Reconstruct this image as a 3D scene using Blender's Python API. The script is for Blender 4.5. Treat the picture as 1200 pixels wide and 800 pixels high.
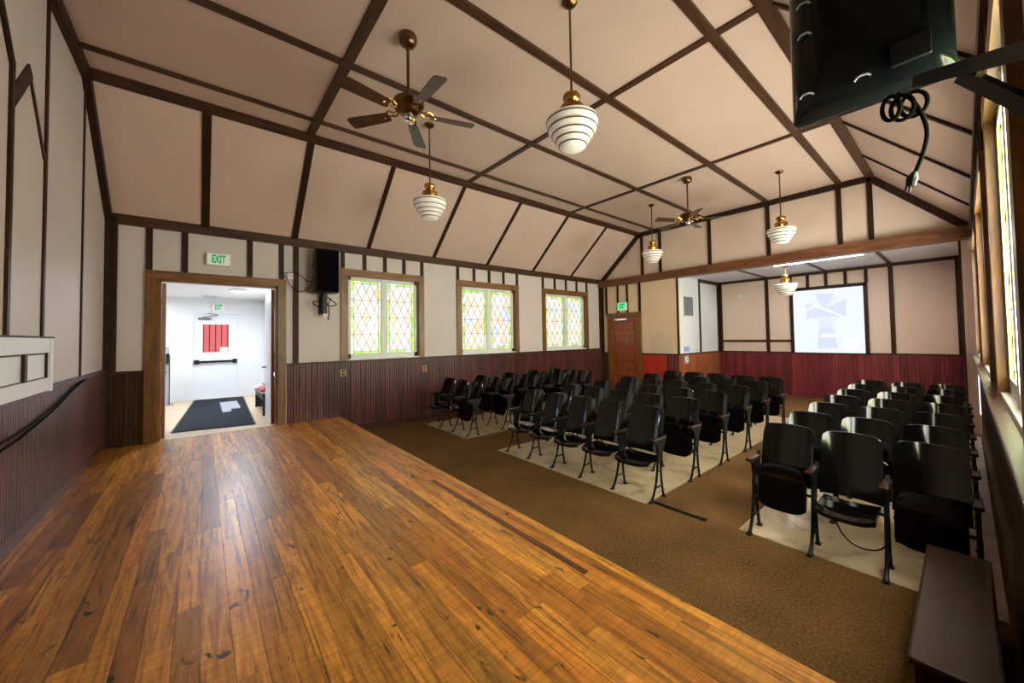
import bpy, bmesh, math, random
from mathutils import Vector, Matrix
random.seed(7)
for o in list(bpy.data.objects): bpy.data.objects.remove(o)
scene = bpy.context.scene
COL = scene.collection
R = math.radians
H = 1.82                      # eye height above the seating floor

# ------------------------------------------------------------------ camera
cam_d = bpy.data.cameras.new('camera'); cam = bpy.data.objects.new('camera', cam_d); COL.objects.link(cam)
YAW, FPX, CY, ROLL, PITCH = 0.8792, 438.548, 382.19, 0.0156, 0.0297
cam_d.sensor_fit = 'HORIZONTAL'; cam_d.sensor_width = 36.0
cam_d.lens = FPX/1200*36.0; cam_d.shift_y = (CY-400)/1200; cam_d.clip_start = 0.03; cam_d.clip_end = 200
fw = Vector((math.cos(YAW), math.sin(YAW), 0)); rt = Vector((math.sin(YAW), -math.cos(YAW), 0)); up = Vector((0, 0, 1))
f2 = fw*math.cos(PITCH)+up*math.sin(PITCH); u2 = up*math.cos(PITCH)-fw*math.sin(PITCH)
r3 = rt*math.cos(ROLL)-u2*math.sin(ROLL); u3 = rt*math.sin(ROLL)+u2*math.cos(ROLL)
M4 = Matrix((r3, u3, -f2)).transposed().to_4x4(); M4.translation = Vector((0, 0, H))
cam.matrix_world = M4
scene.camera = cam

# ------------------------------------------------------------------ world, sun, exposure
scene.view_settings.view_transform = 'Standard'; scene.view_settings.look = 'None'
scene.view_settings.exposure = 0.0; scene.view_settings.gamma = 1.0
scene.view_settings.use_curve_mapping = False
w = bpy.data.worlds.new('sky'); scene.world = w; w.use_nodes = True
bg = w.node_tree.nodes['Background']; bg.inputs[0].default_value = (0.72, 0.84, 1.0, 1); bg.inputs[1].default_value = 1.9
sun_d = bpy.data.lights.new('sun', 'SUN'); sun = bpy.data.objects.new('sun', sun_d); COL.objects.link(sun)
sun_d.energy = 130.0; sun_d.angle = 0.01; sun_d.color = (1, .95, .88)
SUNV = Vector((-1.0, -0.10, -0.98)).normalized()
sun.rotation_euler = SUNV.to_track_quat('-Z', 'Y').to_euler()
WIN_L, WIN_R = 1.10, 32.0         # brightness of the daylit stained glass
HALL_W = 85.0                  # hall ceiling lamp, watts
PEND_E = 0.12

# ------------------------------------------------------------------ dimensions
WL, WR, XS, D, D2 = 7.875, -0.16, -1.087, 10.479, 13.257
YP1, YP2, YAL, YAR = 6.386, 1.099, 5.20, -0.01
ZS, ZP, ZF = 0.32, 3.67, 5.0
ZBB, ZBT, ZAT = 3.452, 3.664, 3.528
CAPL, CAPS, CAPR, CAPD = 1.40, 1.44, 1.415, 1.265
XE = 2.09
T = 0.12

# ------------------------------------------------------------------ materials
MATS = {}
def nodes(name):
    m = bpy.data.materials.new(name); m.use_nodes = True
    nt = m.node_tree; b = nt.nodes['Principled BSDF']
    return m, nt, b
def sv(b, k, v):
    if k in b.inputs: b.inputs[k].default_value = v
def plain(name, col, rough=.5, metal=0, coat=0, emit=None, es=0, spec=None, noise=0, nscale=8, bump=0):
    m, nt, b = nodes(name)
    c = (*col, 1)
    sv(b, 'Base Color', c); sv(b, 'Roughness', rough); sv(b, 'Metallic', metal); sv(b, 'Coat Weight', coat)
    if spec is not None: sv(b, 'Specular IOR Level', spec)
    if emit: sv(b, 'Emission Color', (*emit, 1)); sv(b, 'Emission Strength', es)
    if noise or bump:
        g = nt.nodes.new('ShaderNodeNewGeometry'); n = nt.nodes.new('ShaderNodeTexNoise'); n.inputs['Scale'].default_value = nscale; n.inputs['Detail'].default_value = 5
        nt.links.new(g.outputs['Position'], n.inputs['Vector'])
        if noise:
            mx = nt.nodes.new('ShaderNodeMix'); mx.data_type = 'RGBA'; mx.blend_type = 'MULTIPLY'; mx.inputs[0].default_value = noise
            mx.inputs[6].default_value = c
            nt.links.new(n.outputs['Fac'], mx.inputs[7]); nt.links.new(mx.outputs[2], b.inputs['Base Color'])
            r = nt.nodes.new('ShaderNodeMapRange'); r.inputs[1].default_value = .3; r.inputs[2].default_value = .7; r.inputs[3].default_value = .6; r.inputs[4].default_value = 1.3
            nt.links.new(n.outputs['Fac'], r.inputs[0]); nt.links.new(r.outputs[0], mx.inputs[7])
        if bump:
            bp = nt.nodes.new('ShaderNodeBump'); bp.inputs['Strength'].default_value = bump; bp.inputs['Distance'].default_value = .01
            nt.links.new(n.outputs['Fac'], bp.inputs['Height']); nt.links.new(bp.outputs[0], b.inputs['Normal'])
    MATS[name] = m; return m
def wood(name, c1, c2, axis, rough=.35, coat=.0, scale=1.0, rnd=.35, bump=.05, spec=.5):
    """grain stretched along a world axis, tone varied per object"""
    m, nt, b = nodes(name); L = nt.links.new
    g = nt.nodes.new('ShaderNodeNewGeometry'); oi = nt.nodes.new('ShaderNodeObjectInfo')
    ad = nt.nodes.new('ShaderNodeVectorMath'); ad.operation = 'ADD'
    sc = nt.nodes.new('ShaderNodeVectorMath'); sc.operation = 'SCALE'; sc.inputs[0].default_value = (13, 7, 5)
    L(oi.outputs['Random'], sc.inputs['Scale']); L(g.outputs['Position'], ad.inputs[0]); L(sc.outputs[0], ad.inputs[1])
    mp = nt.nodes.new('ShaderNodeVectorMath'); mp.operation = 'MULTIPLY'
    s = [14*scale]*3; s['xyz'.index(axis)] = 1.3*scale; mp.inputs[1].default_value = s
    L(ad.outputs[0], mp.inputs[0])
    n = nt.nodes.new('ShaderNodeTexNoise'); n.inputs['Scale'].default_value = 1.6; n.inputs['Detail'].default_value = 6; n.inputs['Roughness'].default_value = .6; n.inputs['Distortion'].default_value = .6
    L(mp.outputs[0], n.inputs['Vector'])
    rp = nt.nodes.new('ShaderNodeValToRGB'); rp.color_ramp.elements[0].color = (*c1, 1); rp.color_ramp.elements[1].color = (*c2, 1)
    rp.color_ramp.elements[0].position = .33; rp.color_ramp.elements[1].position = .68
    L(n.outputs['Fac'], rp.inputs[0])
    hs = nt.nodes.new('ShaderNodeHueSaturation')
    mr = nt.nodes.new('ShaderNodeMapRange'); mr.inputs[3].default_value = 1-rnd; mr.inputs[4].default_value = 1+rnd
    L(oi.outputs['Random'], mr.inputs[0]); L(mr.outputs[0], hs.inputs['Value']); L(rp.outputs[0], hs.inputs['Color'])
    L(hs.outputs[0], b.inputs['Base Color'])
    sv(b, 'Roughness', rough); sv(b, 'Coat Weight', coat); sv(b, 'Coat Roughness', .15); sv(b, 'Specular IOR Level', spec)
    if bump:
        bp = nt.nodes.new('ShaderNodeBump'); bp.inputs['Strength'].default_value = bump; bp.inputs['Distance'].default_value = .01
        L(n.outputs['Fac'], bp.inputs['Height']); L(bp.outputs[0], b.inputs['Normal'])
    MATS[name] = m; return m
def paint(name, col, axis, rough=.5, spec=.4):
    """painted boards: faint brushed lines across one axis and slow mottling"""
    m, nt, b = nodes(name); L = nt.links.new
    g = nt.nodes.new('ShaderNodeNewGeometry')
    n2 = nt.nodes.new('ShaderNodeTexNoise'); n2.inputs['Scale'].default_value = .9; n2.inputs['Detail'].default_value = 4
    L(g.outputs['Position'], n2.inputs['Vector'])
    rp = nt.nodes.new('ShaderNodeValToRGB'); rp.color_ramp.elements[0].position = .3; rp.color_ramp.elements[1].position = .7
    rp.color_ramp.elements[0].color = (*[c*.93 for c in col], 1); rp.color_ramp.elements[1].color = (*col, 1)
    L(n2.outputs['Fac'], rp.inputs[0]); L(rp.outputs[0], b.inputs['Base Color'])
    mp = nt.nodes.new('ShaderNodeVectorMath'); mp.operation = 'MULTIPLY'
    s = [1.2]*3; s['xyz'.index(axis)] = 26; mp.inputs[1].default_value = s; L(g.outputs['Position'], mp.inputs[0])
    n = nt.nodes.new('ShaderNodeTexNoise'); n.inputs['Scale'].default_value = 1.5; n.inputs['Detail'].default_value = 3
    L(mp.outputs[0], n.inputs['Vector'])
    bp = nt.nodes.new('ShaderNodeBump'); bp.inputs['Strength'].default_value = .12; bp.inputs['Distance'].default_value = .01
    L(n.outputs['Fac'], bp.inputs['Height']); L(bp.outputs[0], b.inputs['Normal'])
    sv(b, 'Roughness', rough); sv(b, 'Specular IOR Level', spec)
    MATS[name] = m; return m

PAINT = (.64, .56, .54)
paint('wall_paint', PAINT, 'z', .55)
paint('ceiling_paint', (.63, .465, .395), 'y', .34, .5)
paint('gable_lamp_tint', (.70, .545, .455), 'z', .5)  # wall paint tinted peach to stand in for warm lamp light
paint('white_wall', (.74, .77, .82), 'z', .5)
paint('cream_wall', (.82, .62, .42), 'z', .5)
wood('batten', (.016, .007, .004), (.045, .019, .009), 'z', .5, rnd=.2, spec=.2)
wood('batten_x', (.028, .011, .005), (.080, .032, .013), 'x', .45, rnd=.2, spec=.3)
wood('batten_y', (.028, .011, .005), (.080, .032, .013), 'y', .45, rnd=.2, spec=.3)
wood('beam', (.075, .024, .010), (.19, .070, .028), 'y', .4, rnd=.1)
wood('casing', (.10, .040, .009), (.27, .118, .026), 'z', .38, rnd=.15)
wood('casing_x', (.10, .040, .009), (.27, .118, .026), 'x', .38, rnd=.15)
wood('wainscot', (.034, .008, .006), (.115, .027, .020), 'z', .33, rnd=.4, spec=.4)
wood('wainscot_dark', (.018, .008, .003), (.06, .026, .009), 'z', .4, rnd=.3, spec=.3)
wood('wainscot_red', (.10, .014, .018), (.22, .030, .034), 'z', .38, rnd=.3)
wood('wainscot_orange', (.17, .035, .010), (.36, .095, .022), 'z', .38, rnd=.2)
wood('red_board', (.36, .022, .012), (.50, .034, .018), 'z', .38, rnd=.05)
wood('door_wood', (.17, .036, .012), (.40, .10, .034), 'z', .35, rnd=.15)
wood('bench_wood', (.022, .010, .004), (.06, .024, .008), 'x', .3, rnd=.1)
wood('fan_blade', (.030, .014, .008), (.085, .042, .022), 'x', .3, rnd=.25)
wood('armrest', (.016, .007, .005), (.05, .02, .013), 'x', .25, rnd=.3)
wood('dark_plank', (.05, .015, .005), (.17, .055, .015), 'y', .4, rnd=.1)
wood('hall_floor', (.50, .36, .22), (.66, .50, .34), 'x', .35, rnd=.1)
plain('seat_black', (.0026, .0024, .0023), .09, spec=.42)
plain('seat_edge', (.035, .018, .010), .35)
plain('iron', (.005, .0055, .006), .4, spec=.25)
plain('black_plastic', (.0035, .004, .004), .4, spec=.25)
plain('black_gloss', (.004, .006, .006), .14, spec=.3)
plain('black_cable', (.002, .002, .002), .8, spec=.04)
plain('brass', (.55, .29, .08), .25, metal=1)
plain('dark_brass', (.17, .10, .045), .28, metal=1)
plain('chrome', (.7, .7, .7), .15, metal=1)
plain('white_trim', (.78, .80, .82), .4)
plain('white_plastic', (.75, .74, .70), .4)
plain('sash_white', (.72, .74, .74), .45)
plain('lead', (.30, .20, .11), .5)
plain('globe_glass', (.80, .78, .74), .12, coat=.4, emit=(1, .86, .70), es=PEND_E)
plain('globe_line', (.10, .065, .04), .4)
plain('hall_paint', (.80, .81, .82), .6)
plain('hall_door', (.78, .81, .86), .45)
plain('mat_black', (.016, .019, .026), .9, spec=.1, bump=.3, nscale=150)
plain('grille_grey', (.33, .36, .40), .4)
plain('dark_slot', (.02, .02, .022), .7)
plain('blue_tape', (.25, .40, .70), .5)
plain('exit_green', (.0, .22, .07), .4, emit=(.0, .42, .13), es=.5)
plain('exit_white', (.74, .74, .68), .4, emit=(.9, 1, .85), es=.18)
plain('exit_glow', (.30, .75, .45), .4, emit=(.10, .80, .36), es=.75)
plain('lamp_lit', (.9, .9, .9), .4, emit=(1, .97, .92), es=6)
plain('strip_lit', (.9, .9, .9), .4, emit=(1, .97, .95), es=5)
plain('outlet', (.36, .17, .09), .5)
plain('red_stuff', (.6, .06, .05), .5)
plain('bench_black', (.02, .022, .025), .4)
plain('barn_red', (.42, .07, .08), .7)
plain('stain', (.71, .54, .37), .6)
plain('ground', (.06, .055, .045), .9)

# stage planks
def plank_mat():
    m, nt, b = nodes('stage_plank'); L = nt.links.new; N = nt.nodes.new
    g = N('ShaderNodeNewGeometry'); oi = N('ShaderNodeObjectInfo')
    sc = N('ShaderNodeVectorMath'); sc.operation = 'SCALE'; sc.inputs[0].default_value = (17, 29, 5); L(oi.outputs['Random'], sc.inputs['Scale'])
    ad = N('ShaderNodeVectorMath'); ad.operation = 'ADD'; L(g.outputs['Position'], ad.inputs[0]); L(sc.outputs[0], ad.inputs[1])
    def stretched(sx, sy, scale, detail=5, dist=.5):
        mp = N('ShaderNodeVectorMath'); mp.operation = 'MULTIPLY'; mp.inputs[1].default_value = (sx, sy, 1); L(ad.outputs[0], mp.inputs[0])
        n = N('ShaderNodeTexNoise'); n.inputs['Scale'].default_value = scale; n.inputs['Detail'].default_value = detail; n.inputs['Distortion'].default_value = dist
        n.inputs['Roughness'].default_value = .62
        L(mp.outputs[0], n.inputs['Vector']); return n
    grain = stretched(16, 1.1, 1.8, 6, .8)
    rp = N('ShaderNodeValToRGB'); cr = rp.color_ramp
    cr.elements[0].position = .28; cr.elements[0].color = (.17, .052, .008, 1)
    cr.elements[1].position = .72; cr.elements[1].color = (.86, .40, .070, 1)
    e = cr.elements.new(.48); e.color = (.58, .235, .032, 1)
    L(grain.outputs['Fac'], rp.inputs[0])
    # curl figure across the board
    curl = stretched(2.0, 22, 1.6, 3, .9)
    cm = N('ShaderNodeMapRange'); cm.inputs[1].default_value = .4; cm.inputs[2].default_value = .62; cm.inputs[3].default_value = .84; cm.inputs[4].default_value = 1.06
    L(curl.outputs['Fac'], cm.inputs[0])
    # dark streaks and knots
    st = stretched(9, .55, 1.3, 4, 1.6)
    sm = N('ShaderNodeMapRange'); sm.inputs[1].default_value = .57; sm.inputs[2].default_value = .68; sm.inputs[3].default_value = 1; sm.inputs[4].default_value = .34
    L(st.outputs['Fac'], sm.inputs[0])
    kn = stretched(7.5, 3.2, 1.5, 2, 1.0)
    km = N('ShaderNodeMapRange'); km.inputs[1].default_value = .665; km.inputs[2].default_value = .72; km.inputs[3].default_value = 1; km.inputs[4].default_value = .10
    L(kn.outputs['Fac'], km.inputs[0])
    m1 = N('ShaderNodeMath'); m1.operation = 'MULTIPLY'; L(cm.outputs[0], m1.inputs[0]); L(sm.outputs[0], m1.inputs[1])
    m2 = N('ShaderNodeMath'); m2.operation = 'MULTIPLY'; L(m1.outputs[0], m2.inputs[0]); L(km.outputs[0], m2.inputs[1])
    rv = N('ShaderNodeMapRange'); rv.inputs[3].default_value = .70; rv.inputs[4].default_value = 1.36; L(oi.outputs['Random'], rv.inputs[0])
    m3 = N('ShaderNodeMath'); m3.operation = 'MULTIPLY'; L(m2.outputs[0], m3.inputs[0]); L(rv.outputs[0], m3.inputs[1])
    oc = N('ShaderNodeMix'); oc.data_type = 'RGBA'; oc.blend_type = 'MULTIPLY'; oc.inputs[0].default_value = 1
    L(rp.outputs[0], oc.inputs[6]); L(oi.outputs['Color'], oc.inputs[7])
    hs = N('ShaderNodeHueSaturation'); L(oc.outputs[2], hs.inputs['Color']); L(m3.outputs[0], hs.inputs['Value'])
    L(hs.outputs[0], b.inputs['Base Color'])
    sv(b, 'Roughness', .30); sv(b, 'Specular IOR Level', .5)
    rr = N('ShaderNodeMapRange'); rr.inputs[3].default_value = .24; rr.inputs[4].default_value = .46; L(curl.outputs['Fac'], rr.inputs[0]); L(rr.outputs[0], b.inputs['Roughness'])
    bp = N('ShaderNodeBump'); bp.inputs['Strength'].default_value = .10; bp.inputs['Distance'].default_value = .008
    L(curl.outputs['Fac'], bp.inputs['Height']); L(bp.outputs[0], b.inputs['Normal'])
    MATS['stage_plank'] = m
plank_mat()
def carpet_mat():
    m, nt, b = nodes('carpet'); L = nt.links.new; N = nt.nodes.new
    g = N('ShaderNodeNewGeometry')
    n = N('ShaderNodeTexNoise'); n.inputs['Scale'].default_value = 55; n.inputs['Detail'].default_value = 4; L(g.outputs['Position'], n.inputs['Vector'])
    n2 = N('ShaderNodeTexNoise'); n2.inputs['Scale'].default_value = 1.4; n2.inputs['Detail'].default_value = 3; L(g.outputs['Position'], n2.inputs['Vector'])
    rp = N('ShaderNodeValToRGB'); rp.color_ramp.elements[0].position = .3; rp.color_ramp.elements[1].position = .7
    rp.color_ramp.elements[0].color = (.040, .019, .005, 1); rp.color_ramp.elements[1].color = (.20, .098, .027, 1)
    mx = N('ShaderNodeMix'); mx.inputs[0].default_value = .35
    L(n.outputs['Fac'], mx.inputs[2]); L(n2.outputs['Fac'], mx.inputs[3]); L(mx.outputs[0], rp.inputs[0]); L(rp.outputs[0], b.inputs['Base Color'])
    bp = N('ShaderNodeBump'); bp.inputs['Strength'].default_value = .7; bp.inputs['Distance'].default_value = .012
    L(n.outputs['Fac'], bp.inputs['Height']); L(bp.outputs[0], b.inputs['Normal'])
    sv(b, 'Roughness', .9); sv(b, 'Specular IOR Level', .2)
    MATS['carpet'] = m
carpet_mat()
def vinyl_mat():
    m, nt, b = nodes('vinyl'); L = nt.links.new; N = nt.nodes.new
    g = N('ShaderNodeNewGeometry')
    n = N('ShaderNodeTexNoise'); n.inputs['Scale'].default_value = 3.2; n.inputs['Detail'].default_value = 7; n.inputs['Distortion'].default_value = 1.2; L(g.outputs['Position'], n.inputs['Vector'])
    rp = N('ShaderNodeValToRGB'); rp.color_ramp.elements[0].position = .3; rp.color_ramp.elements[1].position = .5
    rp.color_ramp.elements[0].color = (.22, .155, .08, 1); rp.color_ramp.elements[1].color = (.44, .345, .225, 1)
    L(n.outputs['Fac'], rp.inputs[0]); L(rp.outputs[0], b.inputs['Base Color'])
    sv(b, 'Roughness', .28)
    MATS['vinyl'] = m
vinyl_mat()
def pane_mat(name, strength):
    """daylit coloured leaded glass; each pane's own tint is its object colour"""
    m, nt, b = nodes(name); L = nt.links.new; N = nt.nodes.new
    oi = N('ShaderNodeObjectInfo')
    L(oi.outputs['Color'], b.inputs['Emission Color']); sv(b, 'Base Color', (.03, .03, .03, 1)); sv(b, 'Specular IOR Level', .3)
    sv(b, 'Emission Strength', strength); sv(b, 'Roughness', .2)
    MATS[name] = m
pane_mat('pane_left', WIN_L); pane_mat('pane_right', WIN_R)
def clear_glass():
    m = bpy.data.materials.new('clear_glass'); m.use_nodes = True; nt = m.node_tree; nt.nodes.clear()
    o = nt.nodes.new('ShaderNodeOutputMaterial'); mx = nt.nodes.new('ShaderNodeMixShader'); t = nt.nodes.new('ShaderNodeBsdfTransparent'); g = nt.nodes.new('ShaderNodeBsdfGlossy')
    g.inputs['Roughness'].default_value = .03; mx.inputs[0].default_value = .07
    nt.links.new(t.outputs[0], mx.inputs[1]); nt.links.new(g.outputs[0], mx.inputs[2]); nt.links.new(mx.outputs[0], o.inputs[0])
    MATS['clear_glass'] = m
clear_glass()
for nm, c, s in (('screen_white', (.80, .86, 1.0), 1.02), ('screen_blue', (.70, .77, .98), .93), ('screen_mid', (.74, .81, .98), .97), ('screen_line', (.84, .90, 1.0), 1.06)):
    plain(nm, (.1, .1, .1), .8, emit=c, es=s)

# ------------------------------------------------------------------ mesh helpers
def box(bm, x0, x1, y0, y1, z0, z1):
    v = [bm.verts.new((x, y, z)) for z in (z0, z1) for y in (y0, y1) for x in (x0, x1)]
    for f in ((0, 2, 3, 1), (4, 5, 7, 6), (0, 1, 5, 4), (2, 6, 7, 3), (0, 4, 6, 2), (1, 3, 7, 5)):
        bm.faces.new([v[i] for i in f])
def hexa(bm, pts):
    """8 points: bottom loop 4, top loop 4"""
    v = [bm.verts.new(p) for p in pts]
    for f in ((3, 2, 1, 0), (4, 5, 6, 7), (0, 1, 5, 4), (1, 2, 6, 5), (2, 3, 7, 6), (3, 0, 4, 7)): bm.faces.new([v[i] for i in f])
def prism(bm, poly, off):
    """polygon of 3d points extruded by vector off"""
    off = Vector(off); a = [bm.verts.new(p) for p in poly]; b = [bm.verts.new(Vector(p)+off) for p in poly]
    n = len(poly); bm.faces.new(a); bm.faces.new(b[::-1])
    for i in range(n): bm.faces.new((a[i], b[i], b[(i+1) % n], a[(i+1) % n]))
def bar(bm, p, q, wd, th, nrm):
    """rectangular bar from p to q, thickness th along nrm, width wd across"""
    p, q, n = Vector(p), Vector(q), Vector(nrm).normalized(); d = (q-p).normalized(); s = d.cross(n).normalized()
    n = s.cross(d).normalized()
    a = []
    for c in (p, q):
        for (i, j) in ((-1, 0), (1, 0), (1, 1), (-1, 1)): a.append(c+s*wd/2*i+n*th*j)
    hexa(bm, a)
def tube(bm, pts, rad, seg=8, closed=False):
    pts = [Vector(p) for p in pts]; rings = []; n = len(pts)
    prev = None
    for i, p in enumerate(pts):
        a = pts[max(i-1, 0)] if not closed else pts[i-1]; b = pts[min(i+1, n-1)] if not closed else pts[(i+1) % n]
        t = (b-a).normalized()
        if prev is None:
            ref = Vector((0, 0, 1)) if abs(t.z) < .9 else Vector((1, 0, 0)); s = t.cross(ref).normalized()
        else: s = (prev-t*prev.dot(t)).normalized()
        prev = s; u = t.cross(s)
        r = rad[i] if isinstance(rad, (list, tuple)) else rad
        rings.append([bm.verts.new(p+(s*math.cos(k*2*math.pi/seg)+u*math.sin(k*2*math.pi/seg))*r) for k in range(seg)])
    for i in range(n-1 if not closed else n):
        A, B = rings[i], rings[(i+1) % n]
        for k in range(seg): bm.faces.new((A[k], A[(k+1) % seg], B[(k+1) % seg], B[k]))
    if not closed: bm.faces.new(rings[0][::-1]); bm.faces.new(rings[-1])
def lathe(bm, prof, seg=32, cx=0, cy=0, cap=True):
    rings = [[bm.verts.new((cx+r*math.cos(k*2*math.pi/seg), cy+r*math.sin(k*2*math.pi/seg), z)) for k in range(seg)] for r, z in prof]
    for A, B in zip(rings, rings[1:]):
        for k in range(seg): bm.faces.new((A[k], A[(k+1) % seg], B[(k+1) % seg], B[k]))
    if cap: bm.faces.new(rings[0][::-1]); bm.faces.new(rings[-1])
def smoothpath(pts, n=6):
    pts = [Vector(p) for p in pts]; out = []
    for i in range(len(pts)-1):
        p0, p1, p2, p3 = pts[max(i-1, 0)], pts[i], pts[i+1], pts[min(i+2, len(pts)-1)]
        for k in range(n):
            t = k/n
            out.append(.5*((2*p1)+(-p0+p2)*t+(2*p0-5*p1+4*p2-p3)*t*t+(-p0+3*p1-3*p2+p3)*t**3))
    out.append(pts[-1]); return out
def mesh(name, bm, mat, smooth=False, bevel=0):
    if bevel:
        bmesh.ops.bevel(bm, geom=[e for e in bm.edges], offset=bevel, segments=2, affect='EDGES', profile=.5, clamp_overlap=True)
    bmesh.ops.recalc_face_normals(bm, faces=bm.faces)
    me = bpy.data.meshes.new(name); bm.to_mesh(me); bm.free()
    if mat: me.materials.append(MATS[mat])
    if smooth:
        me.polygons.foreach_set('use_smooth', [True]*len(me.polygons))
        me.set_sharp_from_angle(angle=R(40))
    return me
def obj(name, me, parent=None, loc=None, scale=None, rotz=None):
    o = bpy.data.objects.new(name, me); COL.objects.link(o)
    if parent: o.parent = parent
    if loc: o.location = loc
    if scale: o.scale = scale
    if rotz is not None: o.rotation_euler = (0, 0, rotz)
    return o
def part(name, mat, parent, fn, smooth=False, bevel=0, label=None):
    bm = bmesh.new(); fn(bm); o = obj(name, mesh(name, bm, mat, smooth, bevel), parent)
    if label: o['label'] = label
    return o
def tag(o, label, cat, group=None, kind=None):
    o['label'] = label; o['category'] = cat
    if group: o['group'] = group
    if kind: o['kind'] = kind
    return o
def thing(name, label, cat, loc=(0, 0, 0), rotz=0, group=None, kind=None):
    o = bpy.data.objects.new(name, None); COL.objects.link(o); o.empty_display_size = .1
    o.location = loc; o.rotation_euler = (0, 0, rotz); return tag(o, label, cat, group, kind)
def struct(name, mat, fn, label, cat):
    return tag(part(name, mat, None, fn), label, cat, kind='structure')
KIDS = {}
def copy_tree(o, parent=None):
    c = o.copy(); COL.objects.link(c); c.parent = parent
    for ch in [x for x in bpy.data.objects if x.parent == o]: copy_tree(ch, c)
    return c
UNIT = {}
def unitbox(mat):
    if mat not in UNIT:
        bm = bmesh.new(); box(bm, 0, 1, 0, 1, 0, 1); UNIT[mat] = mesh('unit_'+mat, bm, mat)
    return UNIT[mat]
def ubox(name, mat, parent, x0, x1, y0, y1, z0, z1):
    return obj(name, unitbox(mat), parent, (x0, y0, z0), (x1-x0, y1-y0, z1-z0))
def text_mesh(body, size, mat, ext=.002):
    cu = bpy.data.curves.new('lettering', 'FONT'); cu.body = body; cu.size = size; cu.extrude = ext; cu.align_x = 'CENTER'; cu.align_y = 'CENTER'; cu.offset = size*.045
    t = bpy.data.objects.new('lettering', cu); COL.objects.link(t)
    dg = bpy.context.evaluated_depsgraph_get(); me = bpy.data.meshes.new_from_object(t.evaluated_get(dg))
    bpy.data.objects.remove(t); me.materials.clear(); me.materials.append(MATS[mat]); return me

# ================================================================== STRUCTURE
# seating floor
floor = struct('floor', 'carpet', lambda b: box(b, XS-T, D2+T, WR-T, WL+T, -.1, 0), 'brown looped carpet between the stage and the seats', 'floor')
VIN = [('center', 3.69, 9.7, 2.25, 4.87), ('right', 3.86, 10.2, -.12, 1.40), ('left', 3.69, 8.2, 5.80, 7.45)]
vl = {'center': 'pale vinyl floor strip under the middle block of seats', 'right': 'pale vinyl floor strip under the seats along the right windows', 'left': 'pale vinyl floor strip under the seats along the left windows'}
for n, x0, x1, y0, y1 in VIN:
    f = struct('floor_vinyl_'+n, 'vinyl', lambda b: box(b, x0, x1, y0, y1, 0, .006), vl[n], 'floor')

# walls ------------------------------------------------------------
DX0, DX1, DZ = -.52, 1.04, 2.80       # double doorway to the hall
WINX = [(2.11, 3.90), (4.77, 6.75), (7.67, 9.75)]
WZ0, WZ1 = 1.42, 3.12                 # window opening (inside the casing)
CW = .13                              # casing width
def winwall(b, y0, y1, holes, xa, xb, z0, z1):
    """wall slab with rectangular holes (x0,x1,z0,z1)"""
    x = xa
    for h in sorted(holes):
        if h[0] > x: box(b, x, h[0], y0, y1, z0, z1)
        if h[2] > z0: box(b, h[0], h[1], y0, y1, z0, h[2])
        if h[3] < z1: box(b, h[0], h[1], y0, y1, h[3], z1)
        x = h[1]
    box(b, x, xb, y0, y1, z0, z1)
wh = [(a+CW, c-CW, WZ0, WZ1) for a, c in WINX]
wall_left = struct('wall_left', 'wall_paint', lambda b: winwall(b, WL, WL+T, [(DX0, DX1, -.1, DZ)]+wh, XS-T, D+T, -.1, ZP+.05), 'painted side wall with three stained-glass windows and the hall doorway', 'wall')
wall_right = struct('wall_right', 'wall_paint', lambda b: winwall(b, WR-T, WR, wh, XS-T, D+T, -.1, ZP+.05), 'painted side wall with windows at the right edge', 'wall')
def gable(b, x0, x1, zbot, hole=None):
    prism(b, [(x0, WL, zbot), (x0, WL, ZP), (x0, YP1, ZF), (x0, YP2, ZF), (x0, WR, ZP), (x0, WR, zbot)], (x1-x0, 0, 0))
wall_front = struct('wall_front', 'wall_paint', lambda b: gable(b, XS, XS-T, -.1), 'pale end wall behind the stage at far left', 'wall')
wall_gable = struct('wall_gable', 'gable_lamp_tint', lambda b: gable(b, D, D+T, ZBB+.02), 'pale gable wall above the long tie beam', 'wall')
EDY0, EDY1, EDZ = 6.48, 7.49, 2.43     # panelled door on the back wall
def backseg(b):
    box(b, D, D+T, YAL, EDY0, -.1, ZBB+.05); box(b, D, D+T, EDY1, WL, -.1, ZBB+.05); box(b, D, D+T, EDY0, EDY1, EDZ, ZBB+.05)
wall_back = struct('wall_back', 'cream_wall', backseg, 'cream wall section with the panelled door and green exit sign', 'wall')
wall_as = struct('wall_alcove_side', 'white_wall', lambda b: box(b, D+T-.001, D2, YAL, YAL+T, -.1, ZAT+.03), 'white alcove return wall with two vent grilles', 'wall')
wall_ab = struct('wall_alcove_back', 'gable_lamp_tint', lambda b: box(b, D2, D2+T, YAR-T, YAL+T, -.1, ZAT+.03), 'alcove end wall carrying the bright projection screen', 'wall')
wall_ar = struct('wall_alcove_right', 'gable_lamp_tint', lambda b: box(b, D+T, D2, YAR-T, YAR, -.1, ZAT+.03), 'short alcove return wall at the right end', 'wall')
alc_ceil = struct('ceiling_alcove', 'white_wall', lambda b: box(b, D+T, D2+T, YAR-T, YAL+T, ZAT, ZAT+.1), 'low white alcove ceiling behind the tie beam', 'ceiling')
ceiling = struct('ceiling', 'ceiling_paint', lambda b: box(b, XS-T, D+T, YP2, YP1, ZF, ZF+.1), 'flat pinkish ceiling divided by dark strips', 'ceiling')
def slope(b, ya, za, yb, zb):
    n = Vector((0, zb-za, -(yb-ya))).normalized()*.1
    if n.z < 0: n = -n
    prism(b, [(XS-T, ya, za), (XS-T, yb, zb), (XS-T, yb+n.y, zb+n.z), (XS-T, ya+n.y, za+n.z)], (D+2*T-XS, 0, 0))
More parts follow.
